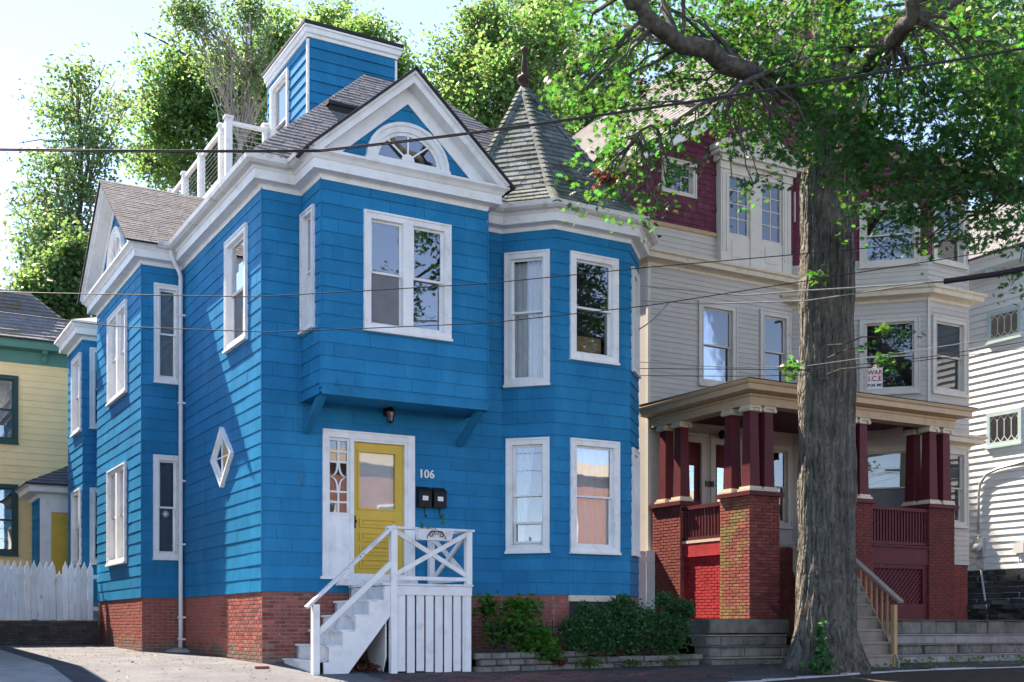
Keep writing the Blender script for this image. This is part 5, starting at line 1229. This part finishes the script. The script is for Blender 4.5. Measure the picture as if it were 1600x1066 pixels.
# picket fence on a dark brick wall
PF_ = empty('picket_fence', (-2, 9.6, .77), 'white picket fence with pointed boards on the dark brick wall', 'fence')
pk = Fr((-.5, 0), (.5, 0)); pmesh = [MB().fprism(Fr((-.064+d_, 0), (1, 0)), [(0, 0), (.128, 0), (.128, 1.16), (.118, 1.22), (.085, 1.29), (.064, 1.36), (.043, 1.29), (.01, 1.22), (0, 1.16)], -.02, 0).mesh('picket', 'fencewood') for d_ in (0, .003)]
x = -.93; i = 0
while x > -4.2:
    x -= .137; z = .78+RN.uniform(-.012, .012)
    o = inst('picket', pmesh[i % 2], (x, 9.6+RN.uniform(-.006, .006), z+(-.2 if i == 5 else 0)), 0, PF_); o.rotation_euler[1] = RN.uniform(-.008, .008); i += 1
for z in (1.0, 1.75): MB().box(-4.3, 9.622, z, -.88, 9.67, z+.09).build('rail', 'fencewood', PF_)
DW = empty('brick_retaining_wall', (-3, 9.6, .2), 'dark grey brick retaining wall under the picket fence', 'wall')
dw_ = MB().box(-5.3, 9.55, -.1, -.9, 9.85, .755).build('mortar_core', 'darkmortar', DW)
place_bricks(brick_run(Fr((-5.3, 9.535), (-.92, 9.535)), 0, 4.38, .14, .77, 'darkbrick', .0677, .203), DW, 300)
# grey neighbour beyond the left edge whose eave shades the driveway
NB = empty('grey_house', (-8, 6, 0), 'low pale grey house beyond the left edge whose eave shades the driveway', 'house')
MB().box(-11, .8, -.2, -4.7, 13.5, 6).build('body', 'greyhouse', NB); b = MB(); b.slab([(-4.3, .3, 6), (-4.3, 14, 6), (-7.8, 14, 7.6), (-7.8, .3, 7.6)], .15); b.slab([(-11.4, .3, 6), (-11.4, 14, 6), (-7.8, 14, 7.6), (-7.8, .3, 7.6)], .15); b.build('roof', 'slate', NB)
nf, nr_ = Fr((-11, .795), (-4.7, .795)), Fr((-4.695, .8), (-4.695, 13.5))
for fr in (nf, nr_): board_wall(NB, fr, .1, 5.95, .2, [], 'greyhouse', tb=.02, nojoint=True)
for a0 in (1.2, 4.0):
    for z0 in (1.2, 3.9):
        wb = MB().fbox(nf, a0, a0+.1, 0, .06, z0, z0+1.6).fbox(nf, a0+.9, a0+1., 0, .06, z0, z0+1.6).fbox(nf, a0+.1, a0+.9, 0, .059, z0+1.5, z0+1.6).fbox(nf, a0+.1, a0+.9, 0, .059, z0, z0+.1).fbox(nf, a0+.1, a0+.9, .02, .05, z0+.77, z0+.83).build('window', 'white', NB)
        MB().fbox(nf, a0+.1, a0+.9, .026, .032, z0+.1, z0+1.5).build('pane', 'glass', wb); MB().fbox(nf, a0+.1, a0+.9, .02, .0235, z0+.1, z0+1.5).build('backing', 'interior', wb)
# gate in the gap between the two houses
e = empty('gap_gate', (8.9, 2.5, .2), 'plain grey boarded gate closing the gap between the houses', 'gate')
for i in range(9): MB().box(7.80+i*.25, 2.5, .2, 8.04+i*.25, 2.54, 2.35+RN.uniform(-.01, .01)).build('board', 'greyhouse', e)
MB().box(7.8, 2.48, 2.1, 10.0, 2.499, 2.2).build('rail', 'greyhouse', e)
# brick terrace across the street, seen only in the window panes
OP = empty('brick_terrace', (30, -34, -1), 'orange brick terrace across the street, seen only mirrored in windows', 'house')
b = MB(); b.box(12, -44, -2, 52, -34, 8.5); b.build('wall', 'opposite', OP)
for i in range(12):
    for z in (1., 4.6): 
        x = 13.5+i*3.2; MB().box(x, -34.0, z, x+1.1, -33.93, z+2.0).build('window', 'label_white', OP); MB().box(x+.12, -33.93, z+.1, x+.98, -33.92, z+1.9).build('pane', 'glass', OP)
MB().box(11.6, -44, 8.5, 52.4, -33.5, 9.1).build('cornice', 'cream', OP)
# ------------------------------------------------------------------ planting bed
BD = empty('planting_bed_wall', (5.5, -1.5, -.1), 'low dry wall of grey stone blocks edging the planting bed', 'retaining wall')
x = 3.24
def bed_y(x): return -1.62+(x-3.2)*.075
while x < 8.3:
    for k in range(3 if x < 5.6 else 2):
        L = RN.uniform(.24, .36); y = bed_y(x)+RN.uniform(-.03, .03); z = g(0, y)-.02+k*.115
        if x > 5.6: z += .0; 
        f = Fr((x+(.1 if k == 1 else 0), y+RN.uniform(-.015, .015)+k*.015), (x+.3+(.1 if k == 1 else 0), y+k*.015)); P = f.p; L = .285; e_ = .02
        b = MB(); b.hexa([P(.004, -.0, z+.004), P(L, -.0, z+.004), P(L, -.22, z), P(.004, -.22, z)], [P(.004, -.0, z+.106), P(L, -.0, z+.106), P(L, -.22, z+.108), P(.004, -.22, z+.108)])
        b.hexa([P(.025, .018, z+.02), P(L-.02, .018, z+.02), P(L-.001, .0001, z+.006), P(.006, .0001, z+.006)], [P(.025, .018, z+.09), P(L-.02, .018, z+.09), P(L-.001, .0001, z+.104), P(.006, .0001, z+.104)])
        b.build('stone_block', 'stone', BD)
    x += .3
b = MB(); b.v = [(3.2, -1.5, .06), (8.4, -1.12, .06), (8.4, .8, .2), (3.2, 0, .12)]; b.f = [(0, 1, 2, 3)]; b.build('garden_soil', 'soil', kind='structure')
IF = empty('iron_fence', (4.3, -1.4, .1), 'low thin black iron fence in front of the shrubs', 'fence')
for i in range(20):
    x = 3.3+i*.125; y = bed_y(x)+.16; MB().tube([(x, y, .1), (x, y, .72+.04*(i % 2))], .008, 5).build('bar', 'iron', IF)
for z in (.2, .62): MB().tube([(3.25, bed_y(3.25)+.16, z), (5.75, bed_y(5.75)+.16, z)], .007, 5).build('rail', 'iron', IF)
def shrub(name, label, cl, n, size, mat, shape, stems, base, cat='shrub', bend=.3, up=.5):
    e = empty(name, base, label, cat)
    pts = np.vstack([clump_points(c, r, max(8, int(n*w)), .45) for c, r, w in cl]); pts = pts[pts[:, 2] > base[2]-.02]
    leaves('foliage', pts, size, mat, e, shape, up=up, bend=bend)
    b = MB()
    for i in range(stems):
        c = cl[i % len(cl)][0]; s = (base[0]+RN.uniform(-.3, .3), base[1]+RN.uniform(-.1, .1), base[2]); b.tube(curvy(s, (c[0]+RN.uniform(-.2, .2), c[1], c[2]+RN.uniform(0, .3)), 5, .12), [.012, .011, .009, .007, .004], 5)
    b.build('stems', 'branch', e)
shrub('broadleaf_shrub', 'bright green broad-leaved shrub spilling over the stone edging right of the stoop', [((4.25, -1.25, .62), (.5, .3, .42), .5), ((4.6, -1.40, .35), (.42, .3, .3), .4), ((3.75, -1.05, .95), (.3, .2, .25), .15), ((4.75, -1.55, .10), (.3, .16, .22), .14), ((4.35, -1.2, 1.0), (.35, .2, .2), .2), ((3.85, -1.2, .5), (.3, .2, .3), .15)], 1000, .15, 'knotweed', LEAF_OVAL, 9, (4.3, -1.2, .05), up=.8)
dsh = [((5.95, -1.3, .55), (.5, .3, .42), .22), ((6.7, -1.25, .6), (.6, .34, .45), .3), ((7.5, -1.15, .5), (.6, .33, .42), .28), ((5.5, -1.38, .5), (.35, .22, .36), .15)]
for _ in range(26):
    x = RN.uniform(5.3, 8.05); h = 1.15-.12*abs(x-6.4)**1.5; dsh.append(((x, -1.25+RN.uniform(-.2, .2), RN.uniform(.35, h)+.1), (RN.uniform(.1, .22), .14, RN.uniform(.09, .2)), .035))
shrub('dark_shrub', 'large dark green small-leaved shrub in front of the turret', dsh, 15000, .072, 'bushleaf', LEAF_OVAL, 16, (6.8, -1.1, .06), bend=.2)
shrub('ivy', 'ivy growing at the foot of the big tree trunk', [((9.85, -3.0, .1), (.22, .15, .28), .5), ((9.7, -3.1, -.1), (.35, .2, .14), .5), ((9.95, -2.85, .5), (.15, .1, .3), .25)], 420, .11, 'bushleaf', LEAF_MAPLE, 3, (9.8, -3.0, -.22), 'ivy')
shrub('weeds', 'low weeds between the shrub and the sidewalk', [((5.6, -1.55, -.02), (.35, .12, .12), .5), ((6.6, -1.5, -.03), (.4, .1, .08), .3), ((7.5, -1.45, -.02), (.4, .1, .1), .3)], 330, .07, 'grass', LEAF_OVAL, 2, (6.5, -1.5, -.14), 'weeds')
# dry leaves at the shrub's foot
shrub('brown_leaves', 'few wilted pinkish brown leaves hanging at the broad-leaved shrub', [((4.95, -1.6, .02), (.16, .06, .1), 1.)], 16, .15, 'deadleaf', LEAF_OVAL, 2, (4.95, -1.55, -.1), 'plant')
# grass tufts along the kerb and terrace
tf = []
for _ in range(300):
    x = RN.uniform(9.3, 19); y = RN.choice([curb_y(x)+.2, -1.75, -1.72]) + RN.gauss(0, .05); tf.append((x, y, g(x, y)+RN.uniform(.0, .12)))
leaves('grass_tufts', tf, .09, 'grass', None, LEAF_QUAD, up=.0)
lt = [(x, curb_y(x)-.08-abs(RN.gauss(0, .12)), 0) for x in [RN.uniform(8, 17) for _ in range(420)]]
leaves('gutter_leaves', [(x, y, g(x, curb_y(x))-.11) for x, y, _ in lt], .07, 'deadleaf', None, LEAF_OVAL, up=2)

lt = []
for _ in range(260):
    x = RN.uniform(2.5, 13); y = RN.uniform(curb_y(x)+.2, -1.75); lt.append((x, y, g(x, y)+.012))
for _ in range(60): x = RN.uniform(-2.8, .8); y = RN.uniform(-2.2, 6); lt.append((min(x, -1) if y > 0 else x, y, g(x, y)+.016))
leaves('fallen_leaves', lt, .06, 'deadleaf', None, LEAF_OVAL, up=3)
# ------------------------------------------------------------------ the big oak
OK = empty('oak_tree', (10.6, -2.3, -.2), 'big old oak tree with furrowed trunk in front of the red house', 'tree')
tc = [(-.40, 10.56, -2.30, .76), (-.15, 10.58, -2.30, .80), (.15, 10.60, -2.30, .70), (.6, 10.61, -2.30, .61), (1.3, 10.62, -2.30, .58), (2.5, 10.63, -2.30, .545), (4, 10.65, -2.30, .53), (5.6, 10.67, -2.29, .545), (7, 10.69, -2.26, .53), (8.2, 10.70, -2.25, .50), (9.4, 10.75, -2.22, .48), (10.6, 10.82, -2.20, .45), (12, 10.95, -2.15, .42), (13.5, 11.05, -2.10, .38), (16, 11.20, -2.00, .28), (19, 11.40, -1.80, .12)]
b = MB(); n = 150; k = 0
zs_ = []; 
for i in range(len(tc)-1):
    for j in range(12):
        t = j/12; zs_.append([tc[i][q]+(tc[i+1][q]-tc[i][q])*t for q in range(4)])
zs_.append(list(tc[-1]))
ph = [RN.uniform(0, 6.28) for _ in range(8)]
for z, x, y, r in zs_:
    for j in range(n):
        t = 2*math.pi*j/n
        ro = max(0, .6-z)/1.0
        rr = r*(1+.02*math.sin(9*t+ph[0]+.5*math.sin(z*1.3))+.03*math.sin(3*t+ph[2]+z*.2)); wa = 1.1*math.sin(z*1.7+3*t+ph[1])+.6*math.sin(z*4.1+5*t+ph[5])
        rr -= .016*max(0, math.cos(17*t+wa))**4+.014*max(0, math.cos(29*t-wa*1.3+ph[6]))**4+.010*math.sin(z*9+7*math.sin(5*t))*math.cos(17*t+z)
        rr += ro*.14*math.sin(5*t+ph[3])*r+(.03*math.sin(z*2.2+ph[4])*math.sin(2*t+z))
        b.v.append((x+rr*math.cos(t), y+rr*math.sin(t), z))
m = len(zs_)
for i in range(m-1):
    for j in range(n): a_ = i*n+j; c = i*n+(j+1) % n; b.f.append((a_, c, c+n, a_+n))
b.build('trunk', 'bark', OK, True)
limbs = []
def limb(pts, r0, r1, seg=10):
    P_ = [Vector(p) for p in pts]; out = []
    for i in range(len(P_)-1):
        for j in range(4): out.append(P_[i].lerp(P_[i+1], j/4)+Vector((RN.gauss(0, .035), RN.gauss(0, .035), RN.gauss(0, .035))))
    out.append(P_[-1]); n_ = len(out); rs = [r0+(r1-r0)*i/(n_-1) for i in range(n_)]
    MB().tube(out, rs, seg).build('limb', 'branch', OK, True); limbs.extend(out)
limb([at(1300, 190, 22.8), at(1235, 145, 21.0), at(1170, 110, 19.6), at(1085, 75, 18.8), at(1020, 35, 18.3), at(980, -10, 18.0), at(930, -70, 17.6)], .19, .10)
limb([at(1310, 140, 22.8), at(1350, 108, 20.6), at(1395, 62, 19.0), at(1425, 25, 18.4), at(1455, -40, 18)], .17, .11)
limb([at(1320, 230, 22.9), at(1400, 245, 22), at(1480, 268, 21), at(1560, 285, 20), at(1640, 310, 19)], .26, .14)
limb([at(1300, 165, 22.9), at(1240, 128, 21), at(1190, 118, 19.4), at(1120, 150, 18.2), at(1060, 185, 17.4), at(1000, 205, 17)], .06, .018)
limb([at(1290, 130, 22.9), at(1200, 60, 24), at(1120, -20, 25), at(1040, -100, 26)], .22, .1)
limb([at(1330, 60, 22.9), at(1480, 0, 24.5), at(1600, -60, 26)], .22, .1)
limb([at(1320, 20, 22.9), at(1300, -200, 21), at(1250, -330, 19)], .2, .06)
# crown clumps: pixel-like directions with real depths all round the trunk
CL = []
def cz(px, py, d, rx, ry, w): CL.append((at(px, py, d), rx*d/1850, ry*d/1850, w))
for q in [ # left arm, thinning toward the turret
 (900, 10, 20.5, 60, 35, .5), (960, 40, 20.5, 60, 45, .8), (1030, 10, 21, 60, 36, .8), (950, 110, 19.5, 55, 32, .55), (1010, 100, 20, 55, 32, .6), (905, 150, 19, 45, 16, .33), (945, 165, 18.5, 50, 18, .4), (1000, 165, 18.5, 45, 24, .45),
 (1060, 40, 21, 55, 42, .8), (1110, 30, 22, 60, 42, .9), (1070, 130, 20.5, 50, 40, .55), (1120, 150, 21, 55, 36, .5), (1160, 70, 21.5, 60, 45, .9), (1130, 195, 19, 40, 20, .2), (1180, 160, 21, 55, 38, .6),
 (985, 225, 17.6, 35, 30, .35), (955, 262, 17.4, 26, 26, .25), (925, 310, 17.2, 22, 20, .16), (1000, 262, 17.4, 26, 22, .2), (1040, 232, 17.6, 30, 22, .2), (1050, 290, 17.5, 20, 24, .15), (1025, 320, 17.4, 14, 14, .07), (1090, 215, 18, 36, 14, .15),
 # middle over the trunk
 (1220, 30, 20.5, 70, 50, 1.1), (1280, 60, 20, 70, 55, 1.2), (1250, 130, 20, 70, 50, 1.1), (1310, 150, 19.5, 65, 50, 1.1), (1220, 190, 20.5, 50, 30, .45), (1280, 215, 19.5, 60, 34, .8), (1190, 222, 18.8, 34, 16, .16), (1175, 282, 18.8, 26, 12, .16), (1245, 250, 19.5, 36, 20, .25), (1340, 205, 19.5, 55, 45, .9),
 (1365, 140, 20.6, 60, 42, 1.0), (1350, 40, 21, 70, 40, .9), (1430, 100, 20.2, 66, 50, 1.0), (1430, 160, 19, 70, 50, 1.2), (1390, 240, 19.5, 60, 45, 1.0), (1450, 230, 19, 65, 45, 1.1), (1400, 300, 19.5, 55, 28, .6), (1450, 300, 19, 55, 30, .6), (1385, 345, 19.6, 32, 22, .25), (1350, 285, 20, 40, 28, .5), (1425, 375, 19.6, 24, 14, .1),
 # right arm
 (1500, 60, 19, 70, 55, 1.0), (1560, 30, 19, 70, 50, 1.0), (1520, 130, 18.5, 70, 50, 1.1), (1580, 110, 18, 60, 50, 1.0), (1520, 200, 18.5, 70, 45, 1.1), (1590, 190, 18, 60, 50, 1.0), (1510, 270, 19, 60, 40, .9), (1570, 270, 18.5, 60, 40, .9), (1590, 330, 18, 45, 28, .45), (1520, 330, 19, 45, 28, .5), (1560, 365, 18.5, 40, 18, .25), (1605, 415, 18, 26, 28, .2), (1480, 350, 19.4, 45, 20, .3),
 # above and behind the frame
 (1000, -60, 20, 120, 70, .9), (1130, -70, 21, 120, 80, .9), (1300, -80, 22, 140, 80, 1.0), (1480, -70, 21, 140, 80, 1.0), (1620, -50, 20, 110, 80, .8), (1200, 40, 25.5, 110, 60, .7), (1350, 40, 26, 120, 80, 1.0), (1500, 90, 25.5, 120, 90, 1.0), (1100, 40, 25, 100, 60, .4), (1260, -190, 22, 160, 80, .8), (1440, -190, 22, 160, 80, .8), (1560, 200, 25, 90, 70, .7),
 (1660, 120, 19, 80, 120, .8), (1680, 280, 19, 70, 90, .6)]: cz(*q)
P_ = []
for c, rx_, rz_, w_ in CL:
    n_ = int((520 if depth(c) < 21.2 and c.x < 10 else 960)*w_); a_ = np.array(c)
    # sprays of leaves along short twigs inside each clump
    nt_ = max(3, int(n_/13))
    cen = clump_points(a_, (rx_*1.0, rx_*1.0, rz_*1.0), nt_, .5)
    for q in cen:
        dv = q-a_; dv = dv/(np.linalg.norm(dv)+1e-6); dv[2] -= .25
        t = NR.random(13)[:, None]; P_.append(q+dv*t*.42+NR.normal(size=(13, 3))*np.array([.10, .10, .07]))
P_ = np.vstack(P_)
leaves('crown', P_, .118, 'oakleaf', OK, LEAF_OAK, up=.35, bend=.35)
tw = MB()
for c, rx_, rz_, w_ in CL:
    cv = Vector(c); nl = min(limbs, key=lambda p: (p-cv).length)
    for k in range(3):
        e_ = cv+Vector((RN.gauss(0, .5)*rx_, RN.gauss(0, .5)*rx_, RN.gauss(0, .5)*rz_)); L_ = (e_-nl).length
        tw.tube(curvy(nl, e_, 7, .10, .03), [max(.01, .035*(1-i/7.5)*min(1.4, L_/2)) for i in range(7)], 5)
tw.build('twigs', 'branch', OK, kind='stuff')
# rust coloured spray and brown leaf nest hanging in the crown
for nm, lb, px, py, d, r, n_, s_, mt in (('rusty_leaf_spray', 'rust red spray of leaves hanging before the turret roof', 945, 278, 17.3, (.26, .2, .14), 90, .12, 'deadleaf'), ('leaf_nest', 'ragged brown leaf nest hanging in the oak left of the red gable', 1003, 135, 18.5, (.08, .08, .19), 90, .09, 'litterleaf')):
    if mt == 'litterleaf': leafmat('litterleaf', (.10, .055, .03), (.1, .05, .03), .3)
    o = leaves(nm, clump_points(at(px, py, d), r, n_, .6), s_, mt, None, LEAF_OAK, kind=None); tag(o, lb, 'leaves')
    if 'kind' in o: del o['kind']
# small sprouts on the trunk
sp = [(1275, 432, 22.3, 22, 16, 40), (1235, 575, 22.0, 26, 22, 70), (1385, 565, 21.8, 40, 18, 90), (1400, 520, 22, 60, 10, 50), (1355, 540, 22.2, 12, 10, 14)]
pts = np.vstack([clump_points(at(a_, b_, d), (rx_*d/1850, .2, ry*d/1850), n_, .6) for a_, b_, d, rx_, ry, n_ in sp])
leaves('sprouts', pts, .13, 'oakleaf', OK, LEAF_OAK, bend=.2)
tw = MB()
for a_, b_, d, rx_, ry, n_ in sp: tw.tube(curvy(at(1293, b_+20, 22.6), at(a_, b_, d), 5, .1), [.02, .016, .012, .008, .004], 5)
tw.build('sprout_twigs', 'branch', OK)

# ------------------------------------------------------------------ trees on the hill behind
def btree(name, label, d, crown, n, size, mat, trunk_px, group='trees on the hill behind the houses', bark='branch', bare=0, shape=LEAF_MAPLE, twig=3):
    base = at(trunk_px, 900, d); base.z = .3
    e = empty(name, base, label, 'tree', group)
    top = max(crown, key=lambda c: -c[1]); tp = at(top[0], top[1], d)
    tr_ = curvy(base, tp, 10, .04); MB().tube(tr_, [.26*(1-i/9.6)+.012 for i in range(10)], 8).build('trunk', bark, e, True)
    b = MB(); P_ = []; tot = sum(c[4] for c in crown)
    for (px, py, rx_, ry, w_) in crown:
        dd = d+RN.uniform(-1.5, 1.5); c = at(px, py, dd); s = dd/1850; r3 = (rx_*s, rx_*s*.8, ry*s)
        m_ = max(4, int(n*w_/tot/16))
        cen = clump_points(np.array(c), r3, m_, .5)
        for q in cen: P_.append(q+NR.normal(size=(16, 3))*np.array([.26, .26, .16]))
        for k in range(twig+bare):
            q = Vector(c)+Vector((RN.gauss(0, .5)*r3[0], RN.gauss(0, .5)*r3[1], RN.gauss(0, .5)*r3[2])); j = min(range(2, 9), key=lambda i: abs(tr_[i].z-(q.z-RN.uniform(1.5, 5))))
            b.tube(curvy(tr_[j], q, 7, .08, .04), [(.09 if not bare else .03)*(1-i/7.2)+.006 for i in range(7)], 5)
    leaves('crown', np.vstack(P_), size, mat, e, shape, up=.3)
    b.build('branches', bark, e)
    return e
btree('slender_tree', 'feathery pale green tree left of the blue house gable', 40, [(120, 120, 45, 40, .5), (105, 180, 60, 45, .8), (150, 220, 60, 50, .8), (85, 260, 60, 45, .8), (70, 320, 50, 40, .6), (130, 300, 55, 50, .8), (100, 380, 60, 50, 1.), (60, 400, 45, 40, .6), (110, 440, 60, 50, 1.2), (170, 160, 40, 40, .3), (75, 360, 60, 40, .6)], 13500, .15, 'paleleaf', 150, bare=3)
btree('hill_maple', 'dense round maple behind the roof deck railing', 46, [(290, 120, 70, 55, 1.2), (260, 180, 65, 60, 1.2), (330, 190, 80, 70, 1.5), (400, 130, 60, 60, 1.), (250, 250, 60, 50, 1.), (380, 230, 70, 60, 1.2), (430, 60, 40, 45, .6), (320, 270, 80, 40, 1.)], 30000, .17, 'mapleleaf', 320)
btree('bare_topped_tree', 'tree with many bare grey twigs above the roof deck', 42, [(300, 25, 45, 35, .4), (390, 20, 40, 40, .35), (350, 90, 60, 60, .3), (420, 120, 45, 60, .25), (390, 200, 50, 50, .2)], 6500, .14, 'paleleaf', 375, bare=16, bark='paletwig')
btree('roof_tree', 'bright green tree rising behind the rooftop stair box', 48, [(520, 40, 50, 40, .8), (570, 70, 50, 45, 1.), (480, 90, 40, 60, .8), (610, 110, 45, 45, .9), (640, 160, 60, 50, 1.), (540, 130, 70, 60, 1.)], 17000, .17, 'mapleleaf', 560)
btree('gable_tree', 'large leafy tree between the front gable and the turret', 45, [(720, 110, 60, 50, 1.), (770, 70, 60, 50, 1.), (690, 170, 60, 45, 1.), (800, 130, 70, 60, 1.2), (850, 60, 60, 55, 1.), (760, 30, 50, 30, .5), (840, 180, 60, 50, 1.), (740, 190, 60, 40, 1.)], 25000, .17, 'mapleleaf', 770)
btree('turret_tree', 'shaded tree seen between the turret and the oak leaves', 50, [(890, 110, 60, 60, 1.), (940, 170, 60, 50, 1.), (900, 200, 50, 50, 1.), (960, 90, 50, 50, .7), (850, 20, 70, 35, .8)], 17000, .18, 'darkleaf', 910)
btree('low_tree', 'dark bushy tree behind the yellow house roof', 38, [(90, 430, 40, 35, .8), (110, 470, 40, 30, .8), (60, 460, 40, 30, .8), (120, 400, 30, 40, .6)], 10000, .16, 'darkleaf', 95)
btree('right_tree', 'tree standing behind the white house at the right edge', 46, [(1560, 120, 70, 60, 1.), (1600, 220, 60, 60, 1.), (1500, 40, 70, 60, 1.), (1620, 60, 60, 60, 1.)], 14000, .19, 'mapleleaf', 1600)

# ------------------------------------------------------------------ wires
def wire(label, pts, r, mat, sag=.01, n=26):
    out = []
    P_ = [Vector(p) for p in pts]
    for a_, b_ in zip(P_, P_[1:]):
        L_ = (b_-a_).length
        for i in range(n): t = i/n; v = a_.lerp(b_, t); v.z -= sag*L_*4*t*(1-t); out.append(v)
    out.append(P_[-1]); o = MB().tube(out, r, 6).build('overhead_wire', mat, None, True, label, 'wire', 'overhead wires'); return o
wire('thick twisted black cable crossing the whole picture highest of all wires', [at(-900, 200, 13.6), at(-60, 232, 14.5), at(500, 235, 15), at(830, 195, 15.2), at(1660, 65, 16), at(2700, -120, 17.5)], .0125, 'wire', .0035)
o = wire('thin companion strand wound along the highest black cable', [at(-900, 202, 13.58), at(-60, 234, 14.48), at(500, 237, 14.98), at(830, 197, 15.18), at(1660, 67, 15.98), at(2700, -118, 17.48)], .008, 'wire', .0035)
wire('thin upper wire crossing in front of the bay window', [at(-900, 430, 16.5), at(-60, 455, 16), at(400, 464, 15.6), at(760, 443, 15.6), at(1010, 418, 15.8), at(1660, 360, 16.5), at(2700, 260, 18)], .0065, 'wire', .001)
wire('thin lower wire crossing just under the bay window', [at(-900, 400, 16.5), at(-60, 480, 16), at(180, 510, 15.8), at(420, 519, 15.6), at(760, 505, 15.6), at(1010, 478, 15.8), at(1660, 375, 16.5), at(2700, 265, 18)], .0065, 'wire', .001)
wire('pale service wire from the turret corner to the trunk, upper one', [at(1003, 447, 23.2), at(1060, 452, 23), at(1160, 462, 22.5), at(1260, 454, 22), at(1480, 440, 21), at(1640, 410, 20), at(2700, 340, 17.9)], .014, 'lightwire', .002)
wire('pale service wire from the turret corner to the trunk, lower one', [at(1003, 470, 23.2), at(1100, 475, 23), at(1260, 470, 22), at(1460, 440, 21), at(1640, 425, 20), at(2700, 350, 17.9)], .012, 'lightwire', .002)
wire('thin wire passing low across the beige house windows', [at(1000, 566, 23.4), at(1150, 575, 22.6), at(1260, 572, 22), at(1450, 545, 21), at(1640, 515, 20), at(2700, 420, 17.9)], .007, 'lightwire', .001)
wire('second thin wire low across the beige house windows', [at(1000, 576, 23.4), at(1150, 577, 22.6), at(1260, 578, 22), at(1450, 558, 21), at(1640, 528, 20), at(2700, 425, 17.9)], .007, 'wire', .001)
wire('third thin wire low across the beige house windows', [at(1000, 587, 23.4), at(1150, 588, 22.6), at(1260, 586, 22), at(1450, 562, 21), at(1640, 540, 20), at(2700, 430, 17.9)], .0065, 'wire', .001)
wire('heavy black sleeved cable at the right edge below the oak', [at(1475, 440, 18.0), at(1560, 428, 17.6), at(1660, 408, 17.2), at(2700, 250, 16)], .042, 'wire', .0)
wire('slack grey drop wires looping at the turret corner', [at(998, 515, 23.3), at(1020, 500, 23.3), at(1045, 473, 23.2), at(1060, 470, 23.1)], .014, 'lightwire', .02, 8)
